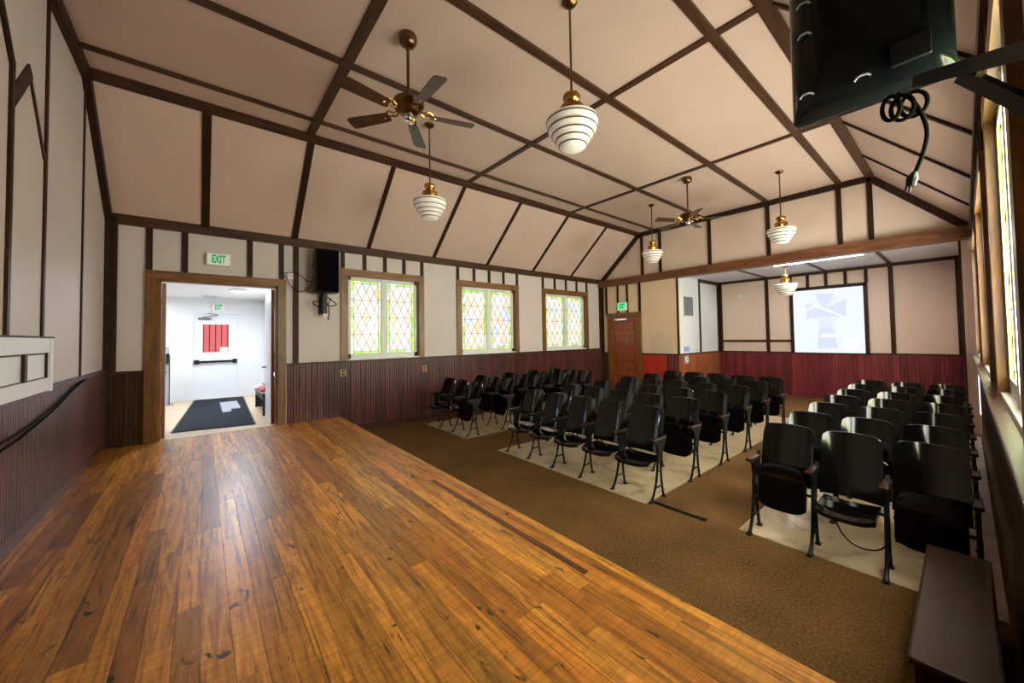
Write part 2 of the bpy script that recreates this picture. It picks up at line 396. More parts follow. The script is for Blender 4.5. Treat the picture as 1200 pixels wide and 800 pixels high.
slope_l = struct('ceiling_slope_left', 'ceiling_paint', lambda b: slope(b, WL, ZP, YP1, ZF), 'steep sloped ceiling above the left windows', 'ceiling')
slope_r = struct('ceiling_slope_right', 'ceiling_paint', lambda b: slope(b, WR, ZP, YP2, ZF), 'steep sloped ceiling above the right windows', 'ceiling')

# ceiling strips ----------------------------------------------------
def strip(parent, p, q, wd, th, nrm, mat): 
    return part('ceiling_strip', mat, parent, lambda b: bar(b, p, q, wd, th, nrm))
DN = (0, 0, -1)
for y, wd in ((1.60, .10), (2.93, .10), (4.42, .085), (5.86, .07)): strip(ceiling, (XS, y, ZF), (D, y, ZF), wd, .03, DN, 'batten_x')
for x, wd in ((1.26, .11), (4.15, .085), (7.25, .085)): strip(ceiling, (x, YP2, ZF), (x, YP1, ZF), wd, .024, DN, 'batten_y')
strip(ceiling, (XS, YP1, ZF), (D, YP1, ZF), .16, .06, (0, -.35, -1), 'batten_x')
strip(ceiling, (XS, YP2, ZF), (D, YP2, ZF), .15, .06, (0, .35, -1), 'batten_x')
nl = Vector((0, -(ZF-ZP), -(WL-YP1))).normalized(); nr = Vector((0, (ZF-ZP), -(YP2-WR))).normalized()
for x in (.03, 1.30, 2.64, 4.14, 5.67, 7.28, 8.91):
    wd = .10 if x < 2 else .075
    strip(slope_l, (x, WL, ZP), (x, YP1, ZF), wd, .025, nl, 'batten')
    strip(slope_r, (x, WR, ZP), (x, YP2, ZF), wd*.7, .025, nr, 'batten')
# rakes on the two end walls
def rake(parent, x, sx):
    pts = [(x, WL, ZP), (x, YP1, ZF), (x, YP2, ZF), (x, WR, ZP)]
    for p, q in zip(pts, pts[1:]):
        part('rake_trim', 'batten', parent, lambda b: bar(b, p, q, .24, .07, (sx, 0, 0)))
rake(wall_front, XS, 1); rake(wall_gable, D, -1)

# battens on walls ---------------------------------------------------
def vb(parent, axis, pos, face, z0, z1, wd=.075, th=.03, mat='batten'):
    """vertical batten: axis 'x' -> wall runs along x at y=face (th signed into the room)"""
    a, b_ = sorted((face, face+th))
    if axis == 'x': return ubox('batten', mat, parent, pos-wd/2, pos+wd/2, a, b_, z0, z1)
    return ubox('batten', mat, parent, a, b_, pos-wd/2, pos+wd/2, z0, z1)
# plate rails
part('plate_rail', 'batten_x', wall_left, lambda b: box(b, XS, D, WL-.06, WL, ZP-.10, ZP+.05))
part('plate_rail', 'batten_x', wall_right, lambda b: box(b, XS, D, WR, WR+.05, ZP-.10, ZP+.05))
for x in (-.63, -.22, .63, 1.10): vb(wall_left, 'x', x, WL, 2.90, ZP, .075, -.03)
vb(wall_left, 'x', 1.33, WL, CAPL, ZP, .085, -.035)
vb(wall_left, 'x', XS+.06, WL, CAPL, ZP, .13, -.06); vb(wall_left, 'x', D-.06, WL, CAPL, ZP, .13, -.06)
for W, s, WA in ((wall_left, -1, WL), (wall_right, 1, WR)):
    for a, c in WINX:
        for k in range(5): vb(W, 'x', a+.04+(c-a-.08)*k/4, WA, WZ1+CW-.02 if 0 < k < 4 else WZ1+CW-.02, ZP, .07, s*.03)
vb(wall_right, 'x', 1.33, WR, CAPR, ZP, .085, .035)
# gable battens
for y in (6.28, 5.69, 4.28, 2.93, 1.62, 1.14): 
    ztop = ZF if YP2 < y < YP1 else ZP
    vb(wall_gable, 'y', y, D, ZBT, ZF, .085, -.03)
trim = struct('trim_1', 'beam', lambda b: box(b, D-.16, D+T+.02, WR, WL, ZBB, ZBT), 'long brown tie beam crossing the room below the gable', 'beam')
# back wall battens
vb(wall_back, 'y', WL-.06, D, CAPD, ZBB, .12, -.05)
for y in (7.64, 6.40): vb(wall_back, 'y', y, D, EDZ+.1 if y > 7 else EDZ+.1, ZBB, .07, -.03)
for y in (7.19, 6.84): vb(wall_back, 'y', y, D, EDZ+.1, ZBB, .06, -.03)
vb(wall_back, 'y', 6.40, D, CAPD, ZBB, .06, -.03)
ubox('corner_bead', 'batten', wall_back, D-.012, D+.03, YAL-.012, YAL+.03, CAPD, ZBB)
# alcove battens
vb(wall_as, 'x', 11.83, YAL, CAPD, ZAT, .07, -.03)
vb(wall_as, 'x', D2-.06, YAL, CAPD, ZAT, .12, -.04); vb(wall_ab, 'y', YAL-.06, D2, CAPD, ZAT, .12, -.04)
ubox('plate_rail', 'batten_x', wall_as, 11.8, D2, YAL-.04, YAL, ZAT-.10, ZAT)
ubox('plate_rail', 'batten_y', wall_ab, D2-.04, D2, YAR, YAL, ZAT-.08, ZAT)
for y in (3.80, 1.13): vb(wall_ab, 'y', y, D2, CAPD, ZAT, .085, -.03)
SCY0, SCY1, SCZ0, SCZ1 = 1.58, 3.20, CAPD-.02, 3.09
for k in range(5): vb(wall_ab, 'y', SCY0+(SCY1-SCY0)*k/4, D2, SCZ1, ZAT, .07, -.03)
vb(wall_ab, 'y', YAR+.05, D2, CAPD, ZAT, .10, -.04)
ubox('cross_batten', 'batten_y', wall_ab, D2-.03, D2, SCY1, YAL, 1.56, 1.63)
vb(wall_ar, 'x', D+T+.05, YAR, CAPD, ZAT, .1, .03)
for y in (1.13, 2.39, 3.8): strip(alc_ceil, (D+T, y, ZAT), (D2, y, ZAT), .07, .02, DN, 'batten_x')
# front (stage) wall timber trim
vb(wall_front, 'y', 4.35, XS, 1.85, 3.90, .05, .02)
part('batten', 'batten', wall_front, lambda b: bar(b, (XS, 4.345, 3.87), (XS, 3.95, 4.42), .06, .02, (1, 0, 0)))
part('brace_trim', 'batten', wall_front, lambda b: bar(b, (XS, 4.37, 3.62), (XS, 4.72, 4.02), .11, .015, (1, 0, 0)))
part('brace_trim', 'batten', wall_front, lambda b: bar(b, (XS, 4.69, 4.03), (XS, 5.11, 3.45), .04, .012, (1, 0, 0)))
vb(wall_front, 'y', 5.14, XS, 1.85, ZF, .05, .016); vb(wall_front, 'y', 6.50, XS, CAPS, 4.86, .045, .014)
vb(wall_front, 'y', WL-.04, XS, CAPS, ZP, .10, .06)
# white panelled board on the stage wall
pf = thing('panel_frame', 'white painted board with two inset panels on the end wall', 'panel', (XS, 4.6, 1.43))
part('top_rail', 'white_trim', pf, lambda b: box(b, 0, .05, -1.5, .62, .32, .45))
part('bottom_rail', 'white_trim', pf, lambda b: box(b, 0, .05, -1.5, .62, -.01, .10))
part('stile', 'white_trim', pf, lambda b: box(b, 0, .055, .56, .64, -.02, .45))
for k, (a, c) in enumerate(((.04, .54), (-.62, -.02), (-1.3, -.68))): part('inset_panel', 'white_trim', pf, lambda b: box(b, 0, .025, a, c, .10, .32))
for y in (.01, -.65): part('mullion', 'batten', pf, lambda b: box(b, 0, .045, y-.03, y+.03, .10, .32))
part('top_edge', 'batten', pf, lambda b: box(b, 0, .06, -1.5, .64, .445, .46))
part('shade_line', 'batten', pf, lambda b: box(b, 0, .03, -1.5, .56, .305, .322)); part('shade_line', 'batten', pf, lambda b: box(b, 0, .03, -1.5, .56, .098, .108)); part('shade_line', 'batten', pf, lambda b: box(b, 0, .04, .545, .56, .10, .32))  # dark strips that paint in the shade lines around the inset panels

# wainscot ----------------------------------------------------------
def board_mesh(wd, ht, mat):
    bm = bmesh.new(); c = .006; t = .018
    poly = [(0, 0, 0), (0, t-c, 0), (c, t, 0), (wd*.5-c, t, 0), (wd*.5-c*.4, t-c, 0), (wd*.5+c*.4, t-c, 0), (wd*.5+c, t, 0), (wd-c, t, 0), (wd, t-c, 0), (wd, 0, 0)]
    prism(bm, poly, (0, 0, ht)); return mesh('wainscot_board', bm, mat)
BM = {}
def boards(parent, origin, direction, inward, length, ht, wd, mat):
    n = max(1, int(round(length/wd))); wd = length/n; k = (round(wd, 4), round(ht, 3), mat)
    if k not in BM: BM[k] = board_mesh(wd-.002, ht, mat)
    d = Vector(direction); i = Vector(inward)
    rot = math.atan2(d.y, d.x); flip = d.x*i.y-d.y*i.x < 0
    for j in range(n):
        o = obj('wainscot_board', BM[k], parent); o.location = Vector(origin)+d*wd*(j if not flip else j+1)
        o.rotation_euler = (0, 0, rot if not flip else rot+math.pi)
boards(wall_left, (XS, WL, ZS), (1, 0, 0), (0, -1, 0), DX0-.15-XS, CAPL-ZS, .10, 'wainscot_dark')
boards(wall_left, (DX1+.15, WL, 0), (1, 0, 0), (0, -1, 0), D-DX1-.15, CAPL, .10, 'wainscot')
boards(wall_front, (XS, 1.2, ZS), (0, 1, 0), (1, 0, 0), WL-1.2, CAPS-ZS, .10, 'wainscot')
boards(wall_right, (0.3, WR, 0), (1, 0, 0), (0, 1, 0), D-.3, CAPR, .11, 'wainscot_dark')
boards(wall_back, (D, EDY1+.13, 0), (0, 1, 0), (-1, 0, 0), WL-EDY1-.13, CAPD, .10, 'wainscot_dark')
boards(wall_back, (D, YAL+.38, 0), (0, 1, 0), (-1, 0, 0), EDY0-.13-YAL-.38, CAPD, .80, 'red_board')
boards(wall_back, (D, YAL, 0), (0, 1, 0), (-1, 0, 0), .38, CAPD, .10, 'wainscot_red')
boards(wall_as, (D, YAL, 0), (1, 0, 0), (0, -1, 0), D2-D, CAPD, .14, 'wainscot_orange')
boards(wall_ab, (D2, YAR, 0), (0, 1, 0), (-1, 0, 0), YAL-YAR, CAPD, .13, 'wainscot_red')
boards(wall_ar, (D+T, YAR, 0), (1, 0, 0), (0, 1, 0), D2-D-T, CAPD, .15, 'wainscot_dark')
def cap(parent, x0, x1, y0, y1, z, mat='batten_x'):
    ubox('cap_rail', mat, parent, x0, x1, y0, y1, z-.025, z+.012)
cap(wall_left, XS, DX0-.14, WL-.045, WL, CAPL); cap(wall_left, DX1+.14, D, WL-.05, WL, CAPL)
cap(wall_front, XS, XS+.045, 1.2, WL, CAPS, 'batten_y')
cap(wall_back, D-.04, D, YAL-.03, EDY0-.12, CAPD, 'batten_y'); cap(wall_back, D-.04, D, EDY1+.12, WL, CAPD, 'batten_y')
cap(wall_as, D-.03, D2, YAL-.035, YAL, CAPD); cap(wall_ab, D2-.035, D2, YAR, YAL, CAPD, 'batten_y'); cap(wall_ar, D+T, D2, YAR, YAR+.03, CAPD)
part('cap_rail', 'bench_wood', wall_right, lambda b: box(b, .3, D, WR, -.073, CAPR-.035, CAPR), bevel=.006)
for nm, P, bx in (('baseboard_left', wall_left, (DX1+.15, D, WL-.03, WL, 0, .12)), ('baseboard_front', wall_front, (XS, XS+.03, 1.2, WL, ZS, ZS+.10))):
    struct(nm, 'wainscot', lambda b: box(b, bx[0], bx[1], bx[2], bx[3], bx[4], bx[5]), 'dark baseboard along the '+('window wall' if 'left' in nm else 'stage end wall'), 'baseboard')

# ------------------------------------------------------------------ STAGE
stage = struct('floor_stage', 'dark_slot', lambda b: box(b, XS, XE-.03, WR, WL, .001, ZS-.028), 'raised wooden stage of worn honey-coloured planks', 'stage')
ubox('riser', 'bench_wood', stage, XE-.03, XE-.01, WR, WL, .001, ZS-.028)
PB = bmesh.new(); box(PB, 0, 1, 0, 1, 0, 1); PMESH = mesh('plank', PB, 'stage_plank')
x = XS; widths = []
rng = random.Random(11)
while x < XE-.02:
    wd = rng.choice((.085, .095, .105, .105, .12, .125)); 
    if XE-(x+wd) < .05: wd = XE-x
    widths.append((x, wd)); x += wd
for i, (x, wd) in enumerate(widths):
    y = WR+.02-rng.uniform(0, 1.2)
    while y < WL:
        ln = rng.uniform(.9, 2.6); y0 = max(y, WR+.02); y1 = min(y+ln, WL+.0)
        if WL-y1 < .25: y1 = WL
        if y1-y0 > .02:
            dz = rng.uniform(-.0008, .0008)
            o = obj('plank', PMESH, stage, (x+.0009, y0+.0008, ZS-.028), (wd-.0018, y1-y0-.0016, .028+dz))
            t = rng.random(); c = (1, 1, 1, 1)
            if t < .10: c = (.62, .52, .48, 1)
            elif t < .28: c = (1.0, .84, .72, 1)
            elif t < .4: c = (1.0, 1.1, 1.15, 1)
            elif t < .55: c = (.80, .72, .66, 1)
            o.color = c
        y = y1 if y1 < WL else WL+1
# long dark brown board near the stage lip
part('plank', 'dark_plank', stage, lambda b: box(b, 1.865, 1.912, 1.58, 3.65, ZS-.02, ZS+.003))
part('nosing', 'stage_plank', stage, lambda b: box(b, XE-.06, XE+.015, WR+.02, WL-.02, ZS-.035, ZS+.0025), bevel=.006)

# ------------------------------------------------------------------ WINDOWS
TINTS = [(1.0, .96, .84), (1.0, .90, .70), (1.0, .83, .62), (1.0, .76, .52), (.93, .97, 1.0), (.76, .86, 1.0), (.95, 1.0, .90), (1.0, .86, .74), (1.0, .95, .88)]
BTINTS = [(.42, .85, .12), (.62, .95, .18), (.90, 1.0, .35), (.98, .98, .62), (.50, .90, .25), (.85, 1.0, .80)]
def clip_poly(poly, w, h):
    def cl(P, f, inter):
        out = []
        for i in range(len(P)):
            a, b = P[i], P[(i+1) % len(P)]
            fa, fb = f(a), f(b)
            if fa >= -1e-9: out.append(a)
            if (fa > 1e-9 and fb < -1e-9) or (fa < -1e-9 and fb > 1e-9):
                t = fa/(fa-fb); out.append((a[0]+(b[0]-a[0])*t, a[1]+(b[1]-a[1])*t))
        return out
    for f in (lambda p: p[0], lambda p: w-p[0], lambda p: p[1], lambda p: h-p[1]):
        poly = cl(poly, f, None)
        if len(poly) < 3: return None
    return poly
def pane_layout(w, h, bd=.055, nx=3, ny=4):
    """list of (polygon, is_border) in a w x h light, lower-left origin, plus lead lines"""
    P = []; iw, ih = w-2*bd, h-2*bd; cw, ch = iw/nx, ih/ny
    for j in range(-1, 2*ny+1):
        for i in range(-1, nx+1):
            cx = (i+.5+(0 if j % 2 else .5))*cw; cy = j*ch/2+ (ch/2 if True else 0)
            d = clip_poly([(cx-cw/2, cy), (cx, cy-ch/2), (cx+cw/2, cy), (cx, cy+ch/2)], iw, ih)
            if d and abs(sum(d[k][0]*d[(k+1) % len(d)][1]-d[(k+1) % len(d)][0]*d[k][1] for k in range(len(d))))/2 > .0008:
                P.append(([(q[0]+bd, q[1]+bd) for q in d], False))
    for k in range(8):
        for xx in (0, w-bd): P.append(([(xx, h*k/8), (xx+bd, h*k/8), (xx+bd, h*(k+1)/8), (xx, h*(k+1)/8)], True))
    for k in range(3):
        for yy in (0, h-bd): P.append(([(bd+iw*k/3, yy), (bd+iw*(k+1)/3, yy), (bd+iw*(k+1)/3, yy+bd), (bd+iw*k/3, yy+bd)], True))
    lines = []
    for d, isb in P:
        for k in range(len(d)):
            a, b = d[k], d[(k+1) % len(d)]
            key = tuple(sorted(((round(a[0], 3), round(a[1], 3)), (round(b[0], 3), round(b[1], 3)))))
            if key not in lines: lines.append(key)
    for r in range(1, 4): lines.append(((0, bd+ch*r), (w, bd+ch*r)))
    return P, lines
PANES = {}
def shrink(poly, s):
    cx = sum(p[0] for p in poly)/len(poly); cy = sum(p[1] for p in poly)/len(poly)
    return [(cx+(p[0]-cx)*s, cy+(p[1]-cy)*s) for p in poly]
def make_window(idx, a, c, wall_y, s, mat, label, seed):
    """s = +1: room lies on the +y side"""
    rg = random.Random(seed); sh_ = .045 if s > 0 else 0
    root = thing('window_%d' % idx, label, 'window', ((a+c)/2, wall_y, CAPL), kind='structure')
    W2 = (c-a)/2; zb, zt = WZ0-CAPL, WZ1-CAPL
    F = lambda y0, y1: sorted((s*y0, s*y1))
    def bx(nm, mt, x0, x1, d0, d1, z0, z1, par=root, bev=0):
        y0, y1 = F(d0, d1); return part(nm, mt, par, lambda b: box(b, x0, x1, y0, y1, z0, z1), bevel=bev)
    bx('casing_head', 'casing_x', -W2, W2, 0, .045, zt-.01, zt+CW)
    bx('casing_jamb', 'casing', -W2, -W2+CW, 0, .04, 0, zt); bx('casing_jamb', 'casing', W2-CW, W2, 0, .04, 0, zt)
    iw = W2-CW
    bx('reveal', 'casing', -iw, -iw+.018, -.12, .0, zb, zt); bx('reveal', 'casing', iw-.018, iw, -.12, .0, zb, zt); bx('reveal', 'casing_x', -iw, iw, -.12, 0, zt-.018, zt)
    bx('sill', 'sash_white', -iw, iw, -.12, .03, zb-.02, zb+.02)
    iw -= .018; zb2, zt2 = zb+.02, zt-.018; fr = .062
    # white sash frame: outer rails, mullion
    d0, d1 = -.085+sh_, -.045+sh_*.9
    bx('sash_rail', 'sash_white', -iw, iw, d0, d1, zb2, zb2+.09); bx('sash_rail', 'sash_white', -iw, iw, d0, d1, zt2-fr, zt2)
    bx('sash_stile', 'sash_white', -iw, -iw+fr, d0, d1, zb2, zt2); bx('sash_stile', 'sash_white', iw-fr, iw, d0, d1, zb2, zt2)
    bx('mullion', 'sash_white', -.065, .065, d0, d1+.01, zb2, zt2)
    lw = iw-fr-.065; lh = zt2-fr-zb2-.09
    key = (round(lw, 3), round(lh, 3), s, mat)
    if key not in PANES:
        lay, lines = pane_layout(lw, lh); ms = []
        for poly, isb in lay:
            bm = bmesh.new(); q = shrink(poly, .985); y0 = s*(-.072+sh_)
            prism(bm, [(p[0], y0, p[1]) for p in q], (0, s*.006, 0)); ms.append((mesh('pane', bm, mat), isb))
        bm = bmesh.new()
        for (p, q) in lines:
            bar(bm, (p[0], s*(-.068+sh_), p[1]), (q[0], s*(-.068+sh_), q[1]), .0085, .008, (0, s, 0))
        PANES[key] = (ms, mesh('lead_came', bm, 'lead'))
    ms, lead = PANES[key]
    for x0 in (-iw+fr, .065):
        lt = obj('lead_came', lead, root, (x0, 0, zb2+.09)); lt['kind'] = 'stuff'
        base = rg.choice((0, 1, 8))
        for me, isb in ms:
            o = obj('pane', me, root, (x0, 0, zb2+.09))
            if isb: t = rg.choice(BTINTS)
            else: t = TINTS[base] if rg.random() < .35 else rg.choice(TINTS)
            o.color = (*t, 1)
names = ['daylit stained-glass window nearest the loudspeaker', 'daylit stained-glass window in the middle of the left wall', 'daylit stained-glass window nearest the panelled back door']
for i, (a, c) in enumerate(WINX): make_window(i+1, a, c, WL, -1, 'pane_left', names[i], 31+i)
names = ['stained-glass window at the right edge nearest the television', 'narrow-looking window on the right wall, second from the television', 'farthest right-wall window, next to the tie beam end']
for i, (a, c) in enumerate(WINX): make_window(i+4, a, c, WR, 1, 'pane_right', names[i], 51+i)

# ------------------------------------------------------------------ HALL DOORWAY + HALL
dc = thing('trim_2', 'heavy brown wooden casing around the hall doorway', 'door frame', (0, WL, ZS), kind='structure')
part('casing_head', 'casing_x', dc, lambda b: box(b, DX0-.15, DX1+.13, -.05, .0, DZ-ZS, DZ-ZS+.13))
part('casing_jamb', 'casing', dc, lambda b: box(b, DX0-.15, DX0, -.045, 0, 0, DZ-ZS)); part('casing_jamb', 'casing', dc, lambda b: box(b, DX1, DX1+.13, -.045, 0, 0, DZ-ZS))
part('reveal', 'casing', dc, lambda b: box(b, DX0, DX0+.03, 0, T+.02, 0, DZ-ZS)); part('reveal', 'casing', dc, lambda b: box(b, DX1-.03, DX1, 0, T+.02, 0, DZ-ZS))
part('reveal', 'casing_x', dc, lambda b: box(b, DX0, DX1, 0, T+.02, DZ-ZS-.03, DZ-ZS))
part('threshold', 'hall_floor', dc, lambda b: box(b, DX0, DX1, 0, T+.02, -.02, .004))
HY0, HY1, HX0, HX1, HZ = WL+T, 12.8, -2.0, 1.36, 2.99
struct('floor_hall', 'hall_floor', lambda b: box(b, HX0-T, HX1+T, HY0, HY1+T, ZS-.1, ZS), 'pale wood floor of the bright entrance hall', 'floor')
struct('ceiling_hall', 'hall_paint', lambda b: box(b, HX0-T, HX1+T, HY0, HY1+T, HZ, HZ+.1), 'white hall ceiling with a round lamp', 'ceiling')
struct('wall_hall_left', 'hall_paint', lambda b: box(b, HX0-T, HX0, HY0, HY1+T, ZS-.1, HZ+.1), 'white left wall of the entrance hall', 'wall')
# front skin of the hall so that the timber wall is white from inside
def hskin(b):
    box(b, HX0, DX0-.02, HY0, HY0+.02, ZS, HZ); box(b, DX1+.02, HX1, HY0, HY0+.02, ZS, HZ); box(b, DX0-.02, DX1+.02, HY0, HY0+.02, DZ, HZ)
struct('wall_hall_front', 'hall_paint', hskin, 'white hall side of the doorway wall', 'wall')
GY0, GY1, GZ0, GZ1 = 10.15, 11.85, .98, 1.45      # glazed opening in the hall's right wall
def hr(b):
    box(b, HX1, HX1+T, HY0, GY0, ZS-.1, HZ+.1); box(b, HX1, HX1+T, GY1, HY1+T, ZS-.1, HZ+.1)
    box(b, HX1, HX1+T, GY0, GY1, ZS-.1, GZ0); box(b, HX1, HX1+T, GY0, GY1, GZ1, HZ+.1)
struct('wall_hall_right', 'hall_paint', hr, 'white right wall of the entrance hall', 'wall')
XDX0, XDX1, XDZ = -.19, .76, 2.57
def hb(b):
    box(b, HX0, XDX0, HY1, HY1+T, ZS-.1, HZ+.1); box(b, XDX1, HX1, HY1, HY1+T, ZS-.1, HZ+.1); box(b, XDX0, XDX1, HY1, HY1+T, XDZ, HZ+.1)
struct('wall_hall_back', 'hall_paint', hb, 'white end wall of the entrance hall with the exit door', 'wall')
struct('baseboard_hall', 'white_trim', lambda b: (box(b, HX0, XDX0-.13, HY1-.02, HY1, ZS, ZS+.16), box(b, XDX1+.13, HX1, HY1-.02, HY1, ZS, ZS+.16)), 'white baseboard along the hall end wall', 'baseboard')
# open leaves of the double door
def leaf(name, label, x, sx):
    r = thing(name, label, 'door', (x, WL+T+.03, ZS), kind='structure')
    a, b_ = sorted((0, sx*.045))
    part('slab', 'door_wood', r, lambda b: box(b, a, b_, 0, .74, .01, DZ-ZS-.04))
    fx = sx*.045; p0, p1 = sorted((fx, fx+sx*.006))
    part('face_panel', 'hall_door', r, lambda b: box(b, p0, p1, .0, .74, .01, DZ-ZS-.04), label='pale face of the open leaf')
    for z in (.25, 1.2, 2.1): part('hinge', 'brass', r, lambda b: tube(b, [(sx*.01, -.012, z), (sx*.01, -.012, z+.12)], .011, 8))
    k = part('lever_handle', 'iron', r, lambda b: tube(b, smoothpath([(fx, .66, 1.0), (fx+sx*.06, .66, 1.0), (fx+sx*.065, .64, 1.0), (fx+sx*.065, .54, 1.0)], 4), .011, 8), True)
    part('rose', 'iron', r, lambda b: tube(b, [(fx, .66, 1.0), (fx+sx*.012, .66, 1.0)], .028, 12))
    return r
leaf('door_1', 'open hall door leaf standing by the bench', DX1-.03, -1); leaf('door_2', 'open hall door leaf on the left, seen edge-on', DX0+.03, 1).rotation_euler = (0, 0, R(9))
# white exit door
xd = thing('door_3', 'white exit door with a small window and black push bar', 'door', (XDX0, HY1, ZS), kind='structure')
DW, DH = XDX1-XDX0, XDZ-ZS
gx0, gx1, gz0, gz1 = .20, .75, 1.23, 1.97
def slab(b):
    for q in ((0, gx0, 0, DH), (gx1, DW, 0, DH), (gx0, gx1, 0, gz0), (gx0, gx1, gz1, DH)): box(b, q[0], q[1], .02, .065, q[2], q[3])
part('slab', 'hall_door', xd, slab)
part('door_casing', 'white_trim', xd, lambda b: (box(b, -.12, 0, -.025, 0, 0, DH+.02), box(b, DW, DW+.12, -.025, 0, 0, DH+.02)))
part('door_casing', 'white_trim', xd, lambda b: box(b, -.15, DW+.15, -.03, 0, DH, DH+.13))
gp = part('glazing_frame', 'white_trim', xd, lambda b: (box(b, gx0-.03, gx0, .008, .03, gz0-.03, gz1+.03), box(b, gx1, gx1+.03, .008, .03, gz0-.03, gz1+.03), box(b, gx0, gx1, .008, .03, gz0-.03, gz0), box(b, gx0, gx1, .008, .03, gz1, gz1+.03)))
part('pane', 'clear_glass', gp, lambda b: box(b, gx0, gx1, .04, .046, gz0, gz1))
part('notice', 'white_plastic', gp, lambda b: box(b, gx1-.19, gx1-.01, .034, .037, gz0+.01, gz0+.13))
pb = part('push_bar', 'black_plastic', xd, lambda b: box(b, .03, DW-.03, -.07, -.035, .955, 1.01), bevel=.008)
for q in (.03, DW-.12): part('bar_end', 'black_plastic', pb, lambda b: box(b, q, q+.10, -.075, .02, .93, 1.035), bevel=.008)
cl = part('door_closer', 'chrome', xd, lambda b: box(b, .10, .38, -.06, .02, DH-.16, DH-.10), bevel=.006)
part('closer_arm', 'dark_slot', cl, lambda b: (bar(b, (.20, -.05, DH-.10), (.52, -.12, DH-.04), .03, .012, (0, 0, 1)), bar(b, (.52, -.12, DH-.04), (.30, -.02, DH+.01), .03, .012, (0, 0, 1))))
# glazed side light in hall right wall
sw = thing('window_7', 'sunlit side window on the right wall of the hall', 'window', (HX1, (GY0+GY1)/2, GZ0), kind='structure')
gw = (GY1-GY0)/2; gh = GZ1-GZ0
part('frame', 'white_trim', sw, lambda b: (box(b, -.02, 0, -gw-.09, -gw, -.09, gh+.09), box(b, -.02, 0, gw, gw+.09, -.09, gh+.09), box(b, -.02, 0, -gw, gw, -.09, 0), box(b, -.02, 0, -gw, gw, gh, gh+.09)))
part('pane', 'clear_glass', sw, lambda b: box(b, .05, .056, -gw, gw, 0, gh))
# outside
rb = struct('wall_outside', 'barn_red', lambda b: [box(b, -3+.16*k, -3+.16*k+.135, 16.2+.025*(k%2), 16.32, -.2, 5) for k in range(45)]+[box(b, -3, 4.2, 16.32, 16.36, -.2, 5)], 'red board siding seen through the exit door window', 'wall')
struct('ground_outside', 'ground', lambda b: box(b, -30, 40, 13.0, 40, -.3, 0.2), 'pale ground outside the exit door', 'ground')
# hall contents
dm = thing('door_mat', 'black runner mat on the hall floor', 'mat', (.25, 10.4, ZS))
part('pile', 'mat_black', dm, lambda b: prism(b, [(-.62, -1.95, .002), (.49, -2.16, .002), (.60, 2.15, .002), (-.38, 2.3, .002)], (0, 0, .012)))
part('border', 'black_plastic', dm, lambda b: [bar(b, p, q, .05, .009, (0, 0, 1)) for p, q in (((-.62, -1.95, .002), (.49, -2.16, .002)), ((.49, -2.16, .002), (.60, 2.15, .002)), ((.60, 2.15, .002), (-.38, 2.3, .002)), ((-.38, 2.3, .002), (-.62, -1.95, .002)))])
hbn = thing('hall_bench', 'small black bench against the right hall wall', 'bench', (1.12, 9.75, ZS))
part('seat', 'bench_black', hbn, lambda b: box(b, -.19, .19, -.72, .72, .40, .44), bevel=.006)
for y in (-.68, .68): part('end_panel', 'bench_black', hbn, lambda b: box(b, -.17, .17, y-.02, y+.02, 0, .40))
part('apron', 'bench_black', hbn, lambda b: box(b, -.165, -.145, -.66, .66, .30, .40))
st = thing('cushion', 'red folded cloth lying on the hall bench', 'cloth', (1.10, 9.85, ZS+.442))
part('fold', 'red_stuff', st, lambda b: box(b, -.14, .14, -.35, .35, 0, .035), bevel=.012); part('fold', 'red_stuff', st, lambda b: box(b, -.12, .10, -.28, .22, .035, .062), bevel=.012)
bg_ = thing('box_of_leaflets', 'small white box on the red cloth on the bench', 'box', (1.10, 9.95, ZS+.505))
part('body', 'white_plastic', bg_, lambda b: box(b, -.06, .06, -.09, .09, 0, .07), bevel=.004); part('lid', 'blue_tape', bg_, lambda b: box(b, -.063, .063, -.093, .093, .055, .075))
sn = thing('sanitizer_stand', 'slim grey sanitizer stand inside the hall doorway', 'stand', (-.70, 12.25, ZS))
part('base', 'grille_grey', sn, lambda b: box(b, -.17, .17, -.15, .15, 0, .02), bevel=.005)
part('post', 'grille_grey', sn, lambda b: box(b, -.09, .09, -.03, .02, .02, 1.40), bevel=.008)
part('edge_strip', 'black_plastic', sn, lambda b: (box(b, -.105, -.09, -.035, .02, .02, 1.2), box(b, .09, .105, -.035, .02, .02, 1.2)))
part('dispenser', 'black_plastic', sn, lambda b: box(b, -.10, .10, -.14, -.03, 1.0, 1.24), bevel=.015)
part('sign_plate', 'white_plastic', sn, lambda b: box(b, -.10, .10, -.02, 0, 1.24, 1.42), bevel=.004)
sw_ = thing('light_switch', 'white light switch on the hall end wall', 'switch', (1.0, HY1, ZS+1.18))
part('plate', 'white_trim', sw_, lambda b: box(b, -.04, .04, -.008, 0, -.06, .06), bevel=.003); part('toggle', 'white_plastic', sw_, lambda b: box(b, -.008, .008, -.02, -.008, -.015, .015))
def hall_lamp(label, x, y, e):
    hl = thing('hall_ceiling_lamp', label, 'lamp', (x, y, HZ), group='round hall ceiling lamps')
    part('rim', 'white_trim', hl, lambda b: lathe(b, [(.16, -.001), (.18, -.012), (.18, -.03), (.16, -.035)], 32), True)
    part('diffuser', 'lamp_lit', hl, lambda b: lathe(b, [(.155, -.03), (.145, -.045), (.09, -.055), (.01, -.058)], 32), True)
    ld = bpy.data.lights.new('hall_lamp_light', 'AREA'); ld.shape = 'DISK'; ld.size = .34; ld.energy = e; ld.color = (.84, .92, 1)
    lo = bpy.data.objects.new('hall_lamp_light', ld); COL.objects.link(lo); lo.parent = hl; lo.location = (0, 0, -.07)
hall_lamp('round white lamp flush on the hall ceiling, seen through the doorway', .62, 10.4, HALL_W)
